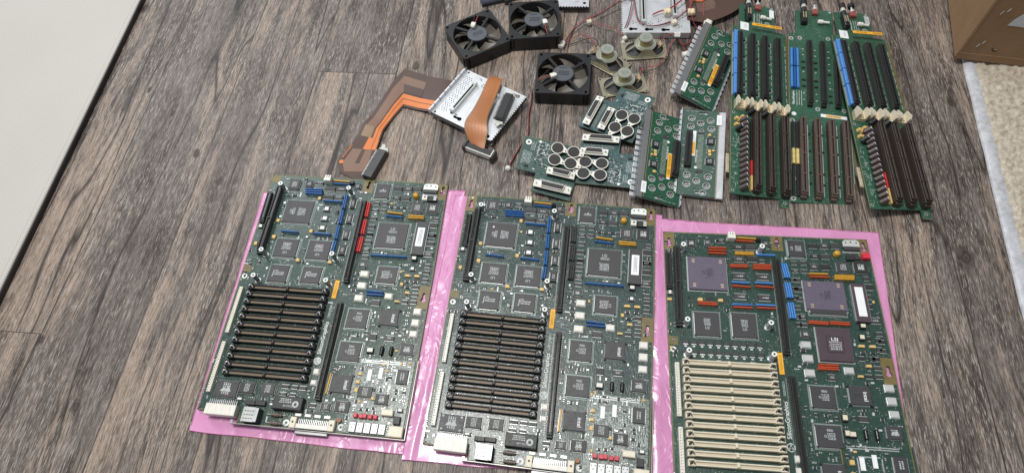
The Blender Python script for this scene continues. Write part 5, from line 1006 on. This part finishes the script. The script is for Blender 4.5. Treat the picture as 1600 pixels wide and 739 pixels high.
# centre bracket (top edge of the picture)
holes = []
for x in (15, 40, 66): holes.append(keyhole(x, -68-x*.03, 3.6, 2.2, 7, -PI/2))
for x, y, k in ((20, -54, 3), (46, -56, 4), (60, -50, 3), (73, -57, 6), (92, -62, 3), (99, -28, 3), (99, -40, 3), (99, -10, 3)): holes += [circ(x+2.8*math.cos(a*2*PI/k), y+2.8*math.sin(a*2*PI/k), 1.1, 6) for a in range(k)]
t = bracket('large steel bracket at the top edge with two black connectors and leads lying on it', (226, 855), -10, 108, 76, 13, holes, 'L')
mb = MB(); mb.box(107.2, 108, -76, 0, 3, 12.9, steel); mb.box(2, 107, -76.6, -76.1, 2, 12.9, steel); mb.build('flange', t)
scsi(t, Matrix.Identity(4), 35, -53, 35, 4, 13); scsi(t, Matrix.Identity(4), 85, -40, 85, 4, 13)
# small piece behind the fans
t = bracket('steel bracket at the top edge, only its notched rim showing right of the fans', (126, 892), -10, 52, 39, 14, [circ(45, -30, 2.8, 12), circ(34, -27, 1, 6), circ(31, -27, 1, 6)], 'B')
# ------------------------------------------------------------ flat ribbon cables
film = M('brown_polyimide', (.085, .052, .042), .45, var=.10, vs=15, spec=.25, coat=.04); film2 = M('pale_polyimide', (.20, .12, .085), .45, var=.08, vs=15, spec=.3, coat=.04); cop = M('orange_copper_strip', (.60, .185, .055), .45, .1, var=.08, vs=20, spec=.3, coat=.03)
cop2 = M('orange_ribbon', (.36, .13, .04), .42, .1, var=.15, vs=18, coat=.12); film3 = M('amber_polyimide', (.20, .115, .045), .42, var=.1, coat=.1); plugb = M('plug_black', (.028, .028, .030), .4)
def ribbon_plug(t, I, x0, y0, x1, y1, z, w, ears=True, s_=1):
    mb = MB(); mb.M = I.copy(); L = lane(mb, x0, y0, x1, y1); mb.box(0, L, -w/2, w/2, z, z+11, plugb, .8); mb.box(0, L, w/2*s_, (w/2+3.4)*s_, z+5, z+6, plugb)
    for k in range(int(L/2.5)-1): mb.box(2+k*2.5, 3+k*2.5, s_*(w/2-.4), s_*(w/2+3), z+6, z+8.5, sten)
    mb.build('plug', t)
    if ears:
        for e, d in ((-1, -1), (L+1, 1)):
            mb = MB(); mb.M = I.copy(); lane(mb, x0, y0, x1, y1); mb.prism([(e, -6), (e+d*4, -6.5), (e+d*5, -3), (e+d*8, -2), (e+d*10, 1), (e+d*7, 2.5), (e+d*4, 6), (e, 6)], z+3, z+4.4, M('ear_grey', (.52, .54, .48), .45)); mb.build('ear_clip', t)
x, y = -200, 620; t = thing('ribbon_cable', 'long L-shaped brown and orange flat ribbon cable ending in a black plug', 'ribbon cable', (x, y, 0), group='brown and orange flat ribbon cables'); I = inv(t)
def cr(a, b, c, d, t): return .5*((2*b)+(c-a)*t+(2*a-5*b+4*c-d)*t*t+(3*b-a-3*c+d)*t**3)
def strip(mb, secs, a, b, dz, th, m, s0=0, s1=None, sub=4, lin=False):
    S_ = [(Vector(p), Vector(q)) for p, q in secs][s0:s1]; rows = []
    for i in range(len(S_)-1):
        for k in range(sub+(i == len(S_)-2)):
            t_ = k/sub; f = lambda e: (S_[i][e]*(1-t_)+S_[i+1][e]*t_) if lin else cr(S_[max(i-1, 0)][e], S_[i][e], S_[i+1][e], S_[min(i+2, len(S_)-1)][e], t_)
            L_, R_ = f(0), f(1); rows.append([L_*(1-u)+R_*u+Vector((0, 0, dz+.5*math.sin(PI*u))) for u in [a+(b-a)*q/4 for q in range(5)]])
    vs = [p for r in rows for p in r]; n_ = len(vs); q = [(r*5+c, r*5+c+1, (r+1)*5+c+1, (r+1)*5+c) for r in range(len(rows)-1) for c in range(4)]
    mb.add(vs, q, m, True); mb.add([p-Vector((0, 0, th)) for p in vs], [f_[::-1] for f_ in q], m, True)
    e = [r*5 for r in range(len(rows))]; e2 = [r*5+4 for r in range(len(rows))]
    for ee in (e, e2): mb.add([vs[k] for k in ee]+[vs[k]-Vector((0, 0, th)) for k in ee], [(k, k+1, len(ee)+k+1, len(ee)+k) for k in range(len(ee)-1)], m)
sec = [((-30, 708, 9), (-70, 655, 9)), ((-66, 727, 9), (-96, 668, 8)), ((-100, 744, 6), (-120, 680, 4)), ((-138, 768, 4), (-142, 691, 3)), ((-158, 742, 4), (-155, 674, 4)), ((-190, 682, 5), (-168, 655, 5)), ((-203, 664, 7), (-173, 645, 6.5)), ((-211, 643, 7), (-178, 628, 6.5)), ((-226, 622, 4), (-184, 612, 4)), ((-243, 600, 2.4), (-189, 588, 3)), ((-239, 583, 2), (-193, 575, 2.5)), ((-209, 560, 2), (-198, 563, 2))]
mb = MB(); mb.M = I; strip(mb, sec, 0, 1, 0, .3, film, lin=True); mb.build('film', t)
mb = MB(); mb.M = I; strip(mb, sec, .2, .62, .25, .2, film2, 2, 7, lin=True); strip(mb, sec, .42, .64, .5, .2, film, 2, 4, lin=True); strip(mb, sec, .14, .6, .3, .2, film3, 6, 8, lin=True); strip(mb, sec, .16, .86, .3, .2, film2, 8, 11, lin=True); strip(mb, sec, .5, .62, .5, .2, film, 8, 10, lin=True); mb.build('inner_film', t)
mb = MB(); mb.M = I; strip(mb, sec, .68, .95, .55, .2, cop, 0, 9, lin=True); strip(mb, sec, .52, .97, .55, .2, cop, 7, 9, lin=True); strip(mb, sec, .80, .815, .75, .1, film, 0, 9, lin=True)
mb.cyl(-236, 600, 2.5, 3.4, 3.4, cop, n=16); mb.text("SiliconGraphics", -227, 617, 4.9, 4.4, RD(57), cop, .95); mb.build('copper_strip', t)
ribbon_plug(t, I, -196, 561, -173, 606, 2, 14, False, 1)
mb = MB(); mb.M = I; mb.prism([(-180, 605), (-166, 603), (-166, 611), (-169, 610), (-170, 618), (-174, 619), (-176, 613), (-180, 612)], 7, 8.4, M('ear_grey', (.52, .54, .48), .45)); mb.build('ear_clip', t)
x, y = -10, 640; t = thing('ribbon_cable', 'short orange flat ribbon lying across the askew steel bracket, bent at its lower end', 'ribbon cable', (x, y, 0), group='brown and orange flat ribbon cables'); I = inv(t)
sec2 = [((-1, 713, 22), (14, 703, 23)), ((-9, 703, 25), (12, 694, 26)), ((-20, 677, 26), (2, 668, 26.5)), ((-33, 652, 26), (-13, 634, 26)), ((-47, 631, 24.5), (-16, 619, 25.5)), ((-50, 618, 20), (-17, 606, 22)), ((-46, 604, 14), (-22, 592, 15)), ((-43, 598, 11), (-26, 580, 11))]
mb = MB(); mb.M = I; strip(mb, sec2, 0, 1, 0, .3, film3, sub=5); strip(mb, sec2, .05, .95, .3, .2, cop2, 0, None, 5)
for k in range(5): strip(mb, sec2, .15+k*.15, .165+k*.15, .5, .1, film3, 0, 7, 4)
mb.build('ribbon', t); ribbon_plug(t, I, 2, 624, 22, 668, 19, 12, True, 1)
mb = MB(); mb.M = I; L = lane(mb, -52, 598, -12, 572); mb.box(0, L, -5.5, 5.5, 4, 12, can, .8); mb.box(3, L-3, -3.5, 4.5, 12, 12.6, darkc); mb.box(-1, 3, -7, 7, 3, 15, darkg, .8); mb.box(L-3, L+2, -8, 6, 2, 16, darkg, .8); mb.box(L-2.4, L-.6, -9, 5, 16, 17, can, .2); mb.build('end_connector', t)
x, y = 350, 830; t = thing('ribbon_cable', 'wide dark brown ribbon with a rounded end, at the top edge by the riser cards', 'ribbon cable', (x, y, 0), group='brown and orange flat ribbon cables'); I = inv(t)
mb = MB(); mb.M = I; o3 = [(326, 900, 16), (326, 830, 15), (320, 789, 14), (342, 780, 13), (360, 782, 12), (378, 787, 12), (394, 794, 12), (408, 802, 12), (421, 813, 12), (432, 826, 12), (440, 842, 12), (440, 900, 12)]
mb.sheet(o3, .35, film); mb.sheet([(334, 900, 16), (334, 834, 15.5), (330, 808, 15), (345, 802, 14), (370, 808, 13.4), (388, 824, 13.2), (398, 850, 13), (398, 900, 13)], .12, M('mid_brown_polyimide', (.145, .09, .068), .28, coat=.4)); mb.build('film', t)
mb = MB(); mb.M = I; mb.sheet([(343, 900, 17), (340, 846, 17), (336, 826, 16.6), (350, 823, 16), (360, 827, 15.4), (366, 850, 15), (366, 900, 15)], .25, cop); mb.build('copper_strip', t)
# ------------------------------------------------------------ scraps at the top edge
t = thing('cable_connector', 'dark connector block with a pale blue tab, behind the askew fan at the top edge', 'connector', (20, 898, 0), (0, 0, RD(8)))
mb = MB(); mb.box(-24, 14, -6, 40, 0, 9, M('navy_plastic', (.03, .035, .055), .4), 2); mb.build('body', t); mb = MB(); mb.box(14, 26, -14, 30, 4, 12, darkg, 1); mb.build('clamp', t)
mb = MB(); mb.box(27, 37, -8, 25, 6, 11, M('pale_blue_tab', (.42, .56, .72), .4), 1); mb.build('tab', t)
